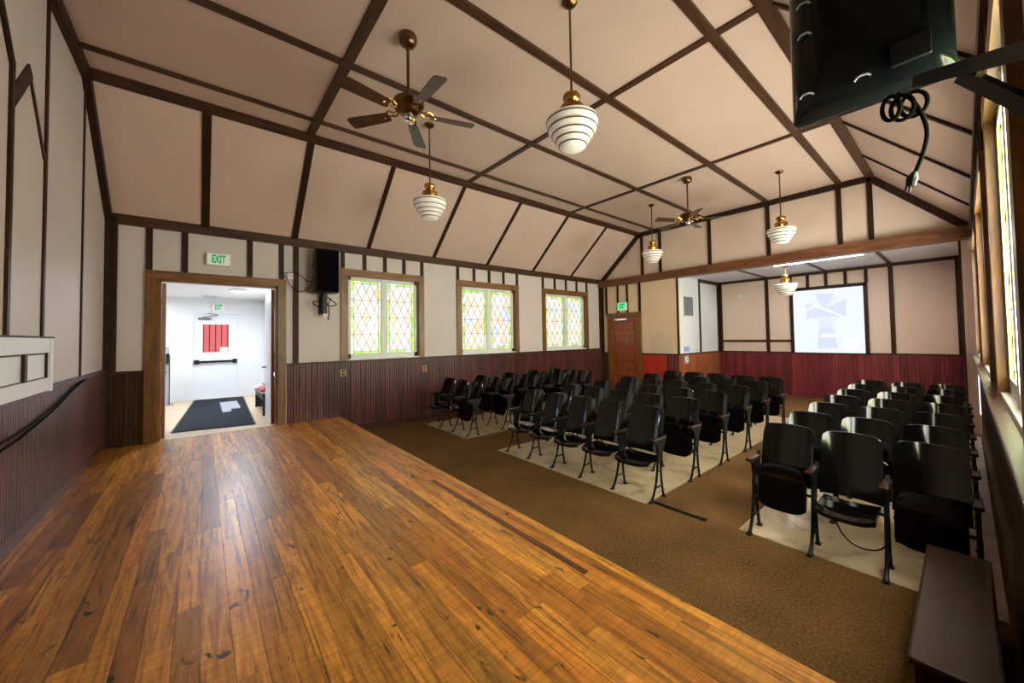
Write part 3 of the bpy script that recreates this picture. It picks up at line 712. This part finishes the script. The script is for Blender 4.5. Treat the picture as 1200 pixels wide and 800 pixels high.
hall_lamp('added hall lamp, unseen left of the doorway near the sanitizer stand', -1.2, 11.5, 35)  # added out of view to spread more light through the hall
hall_lamp('added hall lamp, unseen left of the doorway nearest the stage', -1.2, 9.2, 35)  # second added lamp, also out of view, for a brighter hall
hv = thing('ceiling_vent', 'thin white vent on the hall ceiling near the exit door', 'vent', (.15, 12.1, HZ))
part('frame', 'white_trim', hv, lambda b: box(b, -.16, .16, -.08, .08, -.012, 0))
for k in range(4): part('slat', 'grille_grey', hv, lambda b: box(b, -.14, .14, -.06+.035*k, -.045+.035*k, -.018, -.011))

# ------------------------------------------------------------------ EXIT SIGNS
def exit_sign(label, loc, rotz, w, h, face='exit_white', let='exit_green'):
    r = thing('exit_sign', label, 'sign', loc, rotz, 'exit signs')
    part('housing', 'white_plastic', r, lambda b: box(b, -w/2, w/2, -.06, 0, -h/2, h/2), bevel=.005)
    part('face', face, r, lambda b: box(b, -w*.44, w*.44, -.064, -.058, -h*.42, h*.42))
    o = obj('lettering', text_mesh('EXIT', h*.86, let, .003), r, (0, -.066, -h*.0)); o.rotation_euler = (R(90), 0, 0); o.scale = (w*.62/(h*1.9), 1, 1)
    return r
exit_sign('green and white exit sign above the hall doorway', (.20, WL, 3.18), 0, .32, .20)
exit_sign('glowing exit sign above the white exit door in the hall', (.33, HY1, 2.74), 0, .28, .22)
exit_sign('green exit sign above the panelled back door', (D, 7.01, 2.76), -math.pi/2, .36, .26, 'exit_glow', 'exit_green')

# ------------------------------------------------------------------ PANELLED BACK DOOR
pd = thing('door_4', 'reddish-brown five-panel door in the back corner', 'door', (D, (EDY0+EDY1)/2, 0), kind='structure')
hwd = (EDY1-EDY0)/2
part('casing', 'casing', pd, lambda b: box(b, -.04, 0, -hwd-.12, -hwd, 0, EDZ)); part('casing', 'casing', pd, lambda b: box(b, -.04, 0, hwd, hwd+.12, 0, EDZ))
part('casing_head', 'casing', pd, lambda b: box(b, -.045, 0, -hwd-.13, hwd+.13, EDZ, EDZ+.13))
part('slab', 'door_wood', pd, lambda b: box(b, .03, .06, -hwd, hwd, .01, EDZ))
part('stile', 'door_wood', pd, lambda b: box(b, -.006, .03, -hwd, -hwd+.12, .01, EDZ)); part('stile', 'door_wood', pd, lambda b: box(b, -.006, .03, hwd-.12, hwd, .01, EDZ))
zz = [.01, .20, .62, 1.04, 1.46, 1.88, 2.31]
for k in range(6):
    z0 = .01 if k == 0 else .10+k*.44; z1 = .20 if k == 0 else z0+.10
    part('rail', 'door_wood', pd, lambda b: box(b, -.006, .03, -hwd+.12, hwd-.12, z0, min(z1, EDZ)))
    if k < 5: part('panel', 'door_wood', pd, lambda b: box(b, .018, .03, -hwd+.16, hwd-.16, z1+.04, .10+(k+1)*.44-.04), bevel=.006)
part('door_knob', 'brass', pd, lambda b: (tube(b, [(.012, -hwd+.06, 1.0), (-.04, -hwd+.06, 1.0)], .010, 8), tube(b, [(-.035, -hwd+.06, 1.0), (-.05, -hwd+.06, 1.0), (-.065, -hwd+.06, 1.0)], [.02, .028, .016], 12)), True)
part('door_closer', 'chrome', pd, lambda b: box(b, -.05, .012, -.12, .36, EDZ-.12, EDZ-.05), bevel=.008)

# ------------------------------------------------------------------ ALCOVE FITTINGS
ps = thing('projection_screen', 'bright projection screen showing a pale blue cross', 'screen', (D2-.035, (SCY0+SCY1)/2, SCZ0))
sw2 = (SCY1-SCY0)/2; sh = SCZ1-SCZ0
part('frame', 'batten', ps, lambda b: (box(b, -.03, .005, -sw2-.02, -sw2+.06, 0, sh), box(b, -.03, .005, sw2-.06, sw2+.02, 0, sh), box(b, -.03, .005, -sw2, sw2, sh-.07, sh+.02), box(b, -.03, .005, -sw2, sw2, 0, .02)))
pw = sw2-.06
part('screen_sheet', 'screen_white', ps, lambda b: box(b, -.012, 0, -pw, pw, .02, sh-.07))
scr = [o for o in bpy.data.objects if o.parent == ps and o.name.startswith('screen_sheet')][0]
def flat(name, mat, poly, d=.0135):
    # image coordinates: u 0..1 left to right as seen from the room, v 0..1 bottom to top; seen from the room the left side is +y
    part(name, mat, scr, lambda b: prism(b, [(-d, pw-2*pw*u, .02+(sh-.09)*v) for u, v in poly], (.0012, 0, 0)))
flat('cross_figure', 'screen_blue', [(.34, .93), (.61, .93), (.57, .77), (.45, .74), (.40, .77)])
flat('cross_figure', 'screen_blue', [(.20, .78), (.40, .74), (.57, .74), (.77, .82), (.77, .54), (.57, .57), (.57, .56), (.40, .56), (.20, .54)])
flat('cross_figure', 'screen_mid', [(.40, .57), (.56, .57), (.59, .38), (.38, .38)])
flat('cross_figure', 'screen_blue', [(.38, .38), (.59, .38), (.63, .07), (.34, .07)])
flat('light_band', 'screen_line', [(.20, .66), (.34, .73), (.76, .52), (.76, .55), (.35, .76), (.20, .69)], .0155)
flat('light_band', 'screen_line', [(.41, .30), (.61, .30), (.62, .24), (.41, .24)], .0155)
def ring(b):
    for k in range(28):
        a0, a1 = 2*math.pi*k/28, 2*math.pi*(k+1)/28
        q = [(.485+r*math.cos(a)*.98, .68+r*math.sin(a)*.98) for a, r in ((a0, .215), (a1, .215), (a1, .203), (a0, .203))]
        prism(b, [(-.0128, pw-2*pw*u, .02+(sh-.09)*v) for u, v in q], (.0012, 0, 0))
part('ring_outline', 'screen_blue', scr, ring)
flat('faint_shape', 'screen_line', [(.70, .05), (.94, .05), (.90, .22), (.82, .17), (.76, .26)])
fl = thing('strip_lamp', 'slim white strip lamp behind the tie beam in the alcove', 'lamp', (10.95, 2.15, ZAT))
part('housing', 'white_trim', fl, lambda b: box(b, -.06, .06, -.85, .85, -.03, 0)); part('tube', 'strip_lit', fl, lambda b: tube(b, [(0, -.82, -.04), (0, .82, -.04)], .016, 10), True)
ld2 = bpy.data.lights.new('strip_lamp_light', 'AREA'); ld2.shape = 'RECTANGLE'; ld2.size = .10; ld2.size_y = 1.65; ld2.energy = 75; ld2.color = (1, .90, .84)
lo2 = bpy.data.objects.new('strip_lamp_light', ld2); COL.objects.link(lo2); lo2.parent = fl; lo2.location = (0, 0, -.062)
def grille(label, x, z, w, h, n, mat, vertical):
    r = thing('vent_grille', label, 'vent', (x, YAL, z))
    part('frame', 'white_trim', r, lambda b: (box(b, -w/2, w/2, -.012, 0, -h/2, -h/2+.03), box(b, -w/2, w/2, -.012, 0, h/2-.03, h/2), box(b, -w/2, -w/2+.03, -.012, 0, -h/2, h/2), box(b, w/2-.03, w/2, -.012, 0, -h/2, h/2)))
    part('back_plate', 'dark_slot' if mat == 'grille_grey' else mat, r, lambda b: box(b, -w/2+.03, w/2-.03, -.004, -.001, -h/2+.03, h/2-.03))
    for k in range(n):
        if vertical:
            a = -w/2+.04+(w-.08)*k/(n-1); part('slat', mat, r, lambda b: box(b, a-.018, a+.012, -.012, -.003, -h/2+.03, h/2-.03))
        else:
            a = -h/2+.04+(h-.08)*k/(n-1); part('slat', mat, r, lambda b: box(b, -w/2+.03, w/2-.03, -.012, -.003, a-.014, a+.01))
grille('tall grey slatted vent high on the white alcove wall', 11.11, 2.66, .64, .62, 8, 'grille_grey', True)
grille('small blue-covered vent low on the white alcove wall', 10.92, 1.405, .40, .20, 4, 'blue_tape', False)
th = thing('thermostat', 'small white thermostat set in the orange wainscot', 'thermostat', (10.86, YAL-.018, 1.10))
part('back_plate', 'grille_grey', th, lambda b: box(b, -.13, .13, -.012, 0, -.12, .12), bevel=.006)
part('dial', 'white_plastic', th, lambda b: tube(b, [(0, -.012, 0), (0, -.03, 0)], .075, 24)); part('button', 'dark_slot', th, lambda b: tube(b, [(0, -.03, 0), (0, -.034, 0)], .03, 16))
ws = thing('wall_stain', 'faint house-shaped patch on the cream wall beside the door', 'stain', (D, 5.72, 0))
part('patch', 'stain', ws, lambda b: prism(b, [(-.0015, -.33, 1.30), (-.0015, .38, 1.30), (-.0015, .38, 1.75), (-.0015, .08, 1.93), (-.0015, -.33, 1.74)], (.001, 0, 0)))
sd = thing('smoke_detector', 'small round white detector high on the alcove end wall', 'detector', (D2, 4.55, 3.02))
part('base', 'white_plastic', sd, lambda b: tube(b, [(0, 0, 0), (-.02, 0, 0)], .075, 24)); part('dome', 'white_plastic', sd, lambda b: tube(b, [(-.02, 0, 0), (-.04, 0, 0), (-.05, 0, 0)], [.06, .05, .02], 24), True)
wb = thing('wall_sensor', 'tiny white box at the foot of the white alcove wall', 'sensor', (11.62, YAL, CAPD+.09))
part('body', 'white_plastic', wb, lambda b: box(b, -.07, .07, -.04, 0, -.06, .06), bevel=.01); part('lens', 'grille_grey', wb, lambda b: box(b, -.03, .03, -.045, -.038, -.02, .02))

# ------------------------------------------------------------------ LOUDSPEAKER ON THE LEFT WALL
sp = thing('loudspeaker', 'black loudspeaker mounted beside the first stained-glass window', 'speaker', (1.77, WL, 2.72), 0)
part('cabinet', 'black_plastic', sp, lambda b: prism(b, [(-.20, -.20, -.02), (-.13, -.10, -.02), (.13, -.10, -.02), (.20, -.20, -.02), (.20, -.46, -.02), (-.20, -.46, -.02)], (0, 0, .80)), bevel=.02)
part('grille', 'black_cable', sp, lambda b: box(b, -.18, .18, -.475, -.455, .0, .76), bevel=.01)
part('wall_bracket', 'iron', sp, lambda b: (box(b, -.05, .05, -.03, 0, -.40, -.06), box(b, -.03, .03, -.30, -.01, -.08, -.02), box(b, -.035, .035, -.26, -.16, -.40, -.02)))
part('bracket_foot', 'white_plastic', sp, lambda b: box(b, -.03, .03, -.24, -.18, -.45, -.40))
def coil(b):
    tube(b, smoothpath([(.0, -.22, -.05), (.16, -.25, -.18), (.20, -.25, -.22), (.10, -.24, -.25), (-.05, -.25, -.2), (-.16, -.25, -.17), (-.20, -.25, -.22), (-.12, -.25, -.26), (.04, -.25, -.22), (.10, -.25, -.10)], 6), .010, 6)
    tube(b, smoothpath([(.05, -.25, -.2), (.07, -.25, -.35), (.06, -.25, -.47), (.05, -.25, -.52)], 5), .010, 6)
part('cable_coil', 'black_cable', sp, coil)
part('side_bolt', 'iron', sp, lambda b: (tube(b, [(-.20, -.3, .48), (-.23, -.3, .48)], .014, 8), tube(b, [(-.20, -.3, .24), (-.23, -.3, .24)], .014, 8), tube(b, [(.20, -.3, .3), (.23, -.3, .3)], .014, 8)))
sc_ = thing('speaker_cord', 'thin black cord drooping from the door casing to the loudspeaker', 'cord', (1.1, WL-.05, 2.9))
part('strand', 'black_cable', sc_, lambda b: tube(b, smoothpath([(0, 0, .12), (.10, 0, .17), (.28, 0, .14), (.42, 0, .03), (.52, -.05, .06)], 6), .007, 6))
part('strand', 'black_cable', sc_, lambda b: tube(b, smoothpath([(0, 0, .1), (.07, 0, .08), (.16, 0, -.10), (.28, 0, -.17), (.40, 0, -.12), (.52, -.05, .03)], 6), .007, 6))
jb = thing('junction_box', 'small pale junction box beside the door casing head', 'box', (1.235, WL, 3.02))
part('body', 'white_plastic', jb, lambda b: box(b, -.05, .05, -.035, 0, -.07, .07), bevel=.004); part('screw', 'chrome', jb, lambda b: tube(b, [(0, -.035, 0), (0, -.039, 0)], .008, 8))
for x, z, l in ((2.15, 1.17, 'orange-brown outlet plate on the wainscot near the loudspeaker'), (3.90, 1.14, 'brown outlet plate on the wainscot below the window corner')):
    o_ = thing('wall_outlet', l, 'outlet', (x, WL-.018, z), group='outlets on the wainscot')
    part('plate', 'outlet', o_, lambda b: box(b, -.06, .06, -.01, 0, -.07, .07), bevel=.003)
    for q in (-.03, .03): part('socket', 'dark_slot', o_, lambda b: box(b, -.022, .022, -.013, -.009, q-.018, q+.018))
# cable along stage wall
wc = thing('wall_cable', 'dark cable swagging across the stage end wainscot', 'cord', (XS+.03, 4.2, 1.2))
part('strand', 'black_cable', wc, lambda b: tube(b, smoothpath([(0, -1.0, -.12), (0, .1, -.10), (0, .7, -.05), (0, 1.3, .03), (0, 1.9, .14), (0, 2.5, .215)], 6), .008, 6))
part('strand', 'black_cable', wc, lambda b: tube(b, smoothpath([(0, -1.0, -.06), (0, .1, -.05), (0, .7, -.01), (0, 1.3, .07), (0, 1.9, .17), (0, 2.5, .225)], 6), .006, 6))

# ------------------------------------------------------------------ PENDANTS
GL = [(.02, -.33), (.115, -.33)]
def pendant(label, x, y, zc, drop):
    """zc ceiling height, drop = ceiling to the middle of the globe"""
    r = thing('pendant_lamp', label, 'lamp', (x, y, zc), group='stepped glass pendant lamps')
    part('canopy', 'dark_brass', r, lambda b: lathe(b, [(.07, 0), (.072, -.015), (.05, -.04), (.02, -.055)], 24), True)
    zt = -drop+.16
    part('rod', 'dark_brass', r, lambda b: tube(b, [(0, 0, -.05), (0, 0, zt+.20)], .011, 10))
    part('fitter', 'brass', r, lambda b: lathe(b, [(.03, zt+.235), (.076, zt+.215), (.084, zt+.19), (.070, zt+.155), (.050, zt+.135), (.056, zt+.125), (.108, zt+.10), (.112, zt+.07), (.092, zt+.02), (.085, zt-.02)], 28), True)
    g = bmesh.new(); prof = [(.07, zt+.005), (.20, zt-.03)]
    rs = [.243, .228, .195, .162, .130]; hs = [.066, .055, .050, .048, .040]
    z = zt-.038; lines = []
    for k, (rr, hh) in enumerate(zip(rs, hs)):
        prof += [(rr*.97, z+.012), (rr, z-.008), (rr*.985, z-hh*.55), (rr*.90, z-hh*.92)]
        z -= hh; lines.append((rr, z+hh))
    prof += [(.085, z-.012), (.01, z-.02)]
    lathe(g, prof, 40, cap=True); gl = obj('glass_globe', mesh('glass_globe', g, 'globe_glass', True), r)
    for k, (rr, zz_) in enumerate(lines):
        part('step_line', 'globe_line', gl, lambda b: lathe(b, [(rr*.99, zz_-.010), (rr+.003, zz_-.013), (rr+.003, zz_-.020), (rr*.99, zz_-.024)], 40), True)
    return r
pendant('large pendant lamp with stepped white glass nearest the camera', 2.67, 2.29, ZF, 1.28)
pendant('stepped white glass pendant lamp hanging below the near ceiling fan', 2.58, 4.97, ZF, 1.28)
pendant('stepped white glass pendant lamp left of the far ceiling fan', 8.42, 4.77, ZF, 1.28)
pendant('stepped white glass pendant lamp right of the far ceiling fan', 8.72, 2.22, ZF, 1.28)
pendant('stepped white glass pendant lamp in the alcove beside the screen', 11.28, 2.82, ZAT, .62)

# ------------------------------------------------------------------ CEILING FANS
def fan(label, x, y, drop, angs, rad):
    r = thing('ceiling_fan', label, 'fan', (x, y, ZF), group='five-blade ceiling fans')
    part('canopy', 'dark_brass', r, lambda b: lathe(b, [(.085, 0), (.095, -.03), (.088, -.08), (.06, -.115), (.02, -.13)], 28), True)
    zm = -drop
    part('rod', 'dark_brass', r, lambda b: tube(b, [(0, 0, -.12), (0, 0, zm+.10)], .016, 10))
    part('motor', 'dark_brass', r, lambda b: lathe(b, [(.03, zm+.12), (.09, zm+.10), (.15, zm+.065), (.165, zm+.03), (.15, zm), (.11, zm-.015), (.10, zm-.06), (.05, zm-.075)], 32), True)
    part('switch_cap', 'chrome', r, lambda b: lathe(b, [(.05, zm-.07), (.055, zm-.10), (.04, zm-.13), (.01, zm-.135)], 20), True)
    for a in angs:
        a = R(a); d = Vector((math.cos(a), math.sin(a), 0)); s = Vector((-math.sin(a), math.cos(a), 0)); tilt = .22
        def bl(b):
            t = s*math.cos(tilt)+Vector((0, 0, 1))*math.sin(tilt); n = d.cross(t)
            poly = []
            for u, wd in ((.22, .045), (.25, .058), (.4, .064), (rad-.05, .075), (rad-.012, .068), (rad, .05)): poly.append((u, wd))
            pts = [d*u+t*wd+Vector((0, 0, zm-.06)) for u, wd in poly]+[d*u-t*wd+Vector((0, 0, zm-.06)) for u, wd in poly[::-1]]
            prism(b, [p-n*.004 for p in pts], n*.008)
        B = part('blade', 'fan_blade', r, bl)
        def ir(b):
            tube(b, smoothpath([d*.11+Vector((0, 0, zm-.02)), d*.16+s*.03+Vector((0, 0, zm-.045)), d*.22+s*.035+Vector((0, 0, zm-.02)), d*.28+Vector((0, 0, zm-.065))], 5), .011, 6)
            tube(b, smoothpath([d*.11+Vector((0, 0, zm-.02)), d*.16-s*.03+Vector((0, 0, zm-.045)), d*.22-s*.035+Vector((0, 0, zm-.03)), d*.28+Vector((0, 0, zm-.068))], 5), .011, 6)
        part('blade_iron', 'brass', B, ir, True)
fan('dark five-blade ceiling fan over the near end of the room', 1.64, 3.62, .77, (-172, -18, -90, 54, 126), .70)
fan('smaller-looking five-blade ceiling fan by the gable wall', 7.54, 3.48, .82, (-61, 8, 77, 149, 221), .70)

# ------------------------------------------------------------------ TELEVISION ON WALL ARM
TX = 2.60
tv = thing('television', 'black television seen from behind on a wall arm', 'television', (TX, .28, 2.97))
def shell(b):
    # bezel slab then a bulged, rounded back towards the camera
    def loop(x, y0, y1, z0, z1, r):
        o = []
        for cy, cz, a0 in ((y1-r, z1-r, 0), (y0+r, z1-r, 90), (y0+r, z0+r, 180), (y1-r, z0+r, 270)):
            for k in range(6):
                a = R(a0+k*18); o.append((x, cy+r*math.cos(a), cz+r*math.sin(a)))
        return [b.verts.new(p) for p in o]
    L = [loop(.03, -.30, .30, .015, .80, .02), loop(-.02, -.30, .30, .015, .80, .02), loop(-.05, -.285, .285, .03, .785, .05), loop(-.085, -.25, .24, .08, .75, .07), loop(-.10, -.20, .16, .14, .70, .07)]
    b.faces.new(L[0]); b.faces.new(L[-1][::-1])
    for A, B in zip(L, L[1:]):
        n = len(A)
        for k in range(n): b.faces.new((A[k], A[(k+1) % n], B[(k+1) % n], B[k]))
part('back_shell', 'black_gloss', tv, shell, True)
part('screen', 'black_gloss', tv, lambda b: box(b, .03, .036, -.28, .28, .04, .78))
part('bezel_edge', 'chrome', tv, lambda b: box(b, -.005, .032, -.30, .30, .006, .016))
for q in ((.22, .12), (.0, .10), (.22, .45), (.22, .62), (-.18, .13)): part('recess_slot', 'grille_grey', tv, lambda b: tube(b, smoothpath([(-.098, q[0]-.03, q[1]), (-.106, q[0]-.015, q[1]+.012), (-.106, q[0]+.015, q[1]+.012), (-.098, q[0]+.03, q[1])], 3), .005, 6))
part('mount_plate', 'iron', tv, lambda b: box(b, -.115, -.095, -.23, -.10, .09, .20), bevel=.006)
ta = thing('television_bracket', 'black steel wall arm holding the television', 'bracket', (1.7, WR, 2.55))
part('upper_bar', 'iron', ta, lambda b: bar(b, (.81, .255, .385), (.0, .0, -.01), .045, .05, (0, 0, 1)))
part('lower_bar', 'iron', ta, lambda b: bar(b, (.42, .142, .175), (.25, .0, -.09), .035, .04, (0, 0, 1)))
part('wall_plate', 'iron', ta, lambda b: box(b, -.08, .33, .0, .012, -.16, .10), bevel=.004)
tc = thing('power_cord', 'black coiled power cord with plug hanging from the television', 'cord', (2.43, .12, 2.84))
part('coil', 'black_cable', tc, lambda b: [tube(b, [(.012*j-.02, cx+.052*math.cos(k*2*math.pi/20)*s_, cz+.055*math.sin(k*2*math.pi/20)) for k in range(20)], .0085, 8, True) for j, (cx, cz, s_) in enumerate(((.06, -.005, .55), (.025, -.015, .7), (-.01, -.01, .8)))])
part('tail', 'black_cable', tc, lambda b: tube(b, smoothpath([(0, .04, .06), (0, .0, .02), (0, -.03, -.06), (0, -.045, -.15), (0, -.03, -.24), (0, .0, -.33)], 6), .008, 8))
part('plug', 'black_plastic', tc, lambda b: (tube(b, [(0, -.003, -.315), (0, .006, -.34), (0, .012, -.375)], [.010, .020, .016], 10), tube(b, [(0, .012, -.37), (0, .016, -.40)], .004, 6), tube(b, [(0, .024, -.37), (0, .028, -.395)], .004, 6)))

# ------------------------------------------------------------------ BENCH AT THE RIGHT FOREGROUND
be = thing('low_bench', 'low dark wooden bench by the right wall in the foreground', 'bench', (3.03, .07, 0))
part('top', 'bench_wood', be, lambda b: box(b, -.67, .67, -.13, .135, .385, .42), bevel=.012)
part('front_apron', 'bench_wood', be, lambda b: box(b, -.64, .64, .09, .115, .0, .385))
for x in (-.62, .60): part('end_panel', 'bench_wood', be, lambda b: box(b, x, x+.025, -.12, .09, 0, .385))
part('back_rail', 'bench_wood', be, lambda b: box(b, -.60, .60, -.12, -.10, .25, .385))
# cable cover on the carpet
cc = thing('cable_cover', 'thin black cable cover strip crossing the carpet aisle', 'strip', (3.81, 1.95, 0))
part('strip', 'black_plastic', cc, lambda b: prism(b, [(-.035, -.27, .0), (-.012, -.27, .012), (.012, -.27, .012), (.035, -.27, .0)], (0, .54, 0)))
part('end_stop', 'black_plastic', cc, lambda b: box(b, -.035, .035, -.28, -.27, 0, .012))

# ------------------------------------------------------------------ THEATRE SEATS
def make_seat(p, down):
    """seat facing -x, origin on the floor at the front foot of its right-hand standard, extending +y by pitch p"""
    r = thing('theater_seat', 'seat', 'seat')
    g = .025; W = p-.045
    def back(b):
        nu, nv = 10, 6; F = []; K = []
        for side in (0, 1):
            grid = []
            for j in range(nv+1):
                v = j/nv; row = []
                for i in range(nu+1):
                    u = i/nu*2-1
                    half = W/2*(1-.02*v)
                    z = .45+.505*v - (.018*max(0, abs(u)-.82)/.18 if j == nv else 0)-.014*abs(u)**3*v
                    y = p/2+u*half*(1-(.05 if j == nv and abs(u) > .99 else 0))
                    xx = .285+.14*v**1.1-.050*u*u+.022   # wings curl forward (towards -x)
                    row.append(b.verts.new((xx+(.012 if side else 0), y, z)))
                grid.append(row)
            K.append(grid)
        A, B = K
        for j in range(nv):
            for i in range(nu):
                b.faces.new((A[j][i], A[j][i+1], A[j+1][i+1], A[j+1][i])); b.faces.new((B[j][i], B[j+1][i], B[j+1][i+1], B[j][i+1]))
        for i in range(nu):
            b.faces.new((A[0][i], B[0][i], B[0][i+1], A[0][i+1])); b.faces.new((A[nv][i], A[nv][i+1], B[nv][i+1], B[nv][i]))
        for j in range(nv):
            b.faces.new((A[j][0], A[j+1][0], B[j+1][0], B[j][0])); b.faces.new((A[j][nu], B[j][nu], B[j+1][nu], B[j+1][nu])) if False else b.faces.new((A[j][nu], B[j][nu], B[j+1][nu], A[j+1][nu]))
    part('backrest', 'seat_black', r, back, True)
    # seat panel: profile in local (s along depth from hinge, t thickness)
    def panel(b):
        n = 10; rows = []
        for i in range(n+1):
            u = i/n*2-1; y = p/2+u*(W/2-.02)
            prof = [(.0, 0), (.13, .0), (.27, .004), (.37, .0), (.405, -.018), (.41, -.045), (.385, -.055), (.26, -.03), (.0, -.03)]
            row = []
            for (s_, t_) in prof:
                s2 = s_*(1-.0) ; rnd = .06*u**4 if s_ > .3 else 0
                s2 -= rnd
                if down: row.append(b.verts.new((.32-s2*.95, y, .415-.01*s2+t_+.012*u*u)))
                else:
                    # tipped up: hangs almost upright in front of the back, rounded lower edge
                    row.append(b.verts.new((.135+.06*s2/.4+t_*.9, y, .245+.40*(s2/.41)+(.05*u**4 if s_ < .05 else 0))))
            rows.append(row)
        m = len(rows[0])
        for i in range(n):
            for k in range(m): b.faces.new((rows[i][k], rows[i][(k+1) % m], rows[i+1][(k+1) % m], rows[i+1][k]))
        b.faces.new(rows[0][::-1]); b.faces.new(rows[-1])
    part('seat_panel', 'seat_black', r, panel, True)
    part('hinge_bar', 'iron', r, lambda b: tube(b, [(.235, .01, .40), (.235, p-.03, .40)], .013, 8))
    standard(r, 0)
    return r
def standard(r, y):
    def col(b):
        y0 = y-.012
        prism(b, [(.135, y0, .40), (.235, y0, .40), (.25, y0, .52), (.31, y0, .60), (.335, y0, .68), (.315, y0, .69), (.28, y0, .635), (.10, y0, .645), (.07, y0, .625), (.13, y0, .60), (.155, y0, .52)], (0, .024, 0))
    s = part('side_frame', 'iron', r, col)
    part('brace', 'iron', s, lambda b: tube(b, [(.07, y, .135), (.225, y, .135)], .011, 6))
    part('brace', 'iron', s, lambda b: tube(b, [(.125, y, .30), (.20, y, .30)], .010, 6))
    part('leg', 'iron', s, lambda b: tube(b, smoothpath([(.155, y, .42), (.13, y, .28), (.095, y, .16), (.045, y, .06), (.0, y, .008)], 4), [.016, .015, .015, .014, .014, .014, .014, .013, .013, .013, .013, .013, .014, .014, .015, .016, .017], 7), True)
    part('leg', 'iron', s, lambda b: tube(b, smoothpath([(.215, y, .42), (.212, y, .28), (.228, y, .14), (.255, y, .008)], 4), .0135, 7), True)
    part('foot', 'iron', s, lambda b: box(b, -.03, .025, y-.02, y+.02, 0, .012)); part('foot', 'iron', s, lambda b: box(b, .235, .285, y-.02, y+.02, 0, .012))
    part('armrest', 'armrest', r, lambda b: prism(b, [(.035, y-.028, .642), (.31, y-.022, .635), (.31, y+.022, .635), (.035, y+.028, .642)], (0, 0, .028)), bevel=.008)
PROTO = {}
def seat_copy(p, down):
    if (p, down) not in PROTO:
        PROTO[(p, down)] = make_seat(p, down); return PROTO[(p, down)], True
    src = PROTO[(p, down)]
    c = src.copy(); COL.objects.link(c)
    for ch in CH(src):
        d = ch.copy(); COL.objects.link(d); d.parent = c
        for g in CH(ch):
            e = g.copy(); COL.objects.link(e); e.parent = d
    return c, False
CHC = {}
def CH(o):
    if o.name not in CHC: CHC[o.name] = [x for x in bpy.data.objects if x.parent == o]
    return CHC[o.name]
ORD = ['front', 'second', 'third', 'fourth', 'fifth', 'sixth', 'seventh']
BL = [('middle block', 2.22, .498, 5, 6, 3.76, lambda r, i: r == 0, ['right aisle end', 'second from right aisle', 'third from right aisle', 'fourth from right aisle', 'left aisle end']),
      ('right window block', -.02, .44, 3, 7, 3.83, lambda r, i: r == 0 and i == 1, ['wall end', 'middle seat', 'aisle end']),
      ('left window block', 5.87, .50, 3, 5, 3.74, lambda r, i: r == 0 and i > 0, ['aisle end', 'middle seat', 'wall end'])]
ENDS = []
for bn, y0, p, n, rows, x0, dn, posn in BL:
    for r in range(rows):
        for i in range(n):
            d = dn(r, i); s, fresh = seat_copy(p, d)
            s.location = (x0+(.90 if n == 5 else .82)*r, y0+p*i, .006)
            row = ORD[r]+' row of '+bn
            if fresh: CH(s)
            s['label'] = 'black folding theater seat, %s, %s%s' % (row, posn[i], ', seat lowered' if d else '')
            s['group'] = 'theater seats in the '+bn
            if i == n-1: ENDS.append((s, p))
for s, p in ENDS: standard(s, p)
# loose cable under the front right seats
uc = thing('loose_cable', 'thin dark cable looping below the front right seats', 'cord', (4.13, .62, .0))
part('strand', 'black_cable', uc, lambda b: tube(b, smoothpath([(0, .14, .38), (0, .12, .22), (0, .05, .10), (0, -.06, .07), (0, -.17, .14), (0, -.20, .36)], 6), .006, 6))
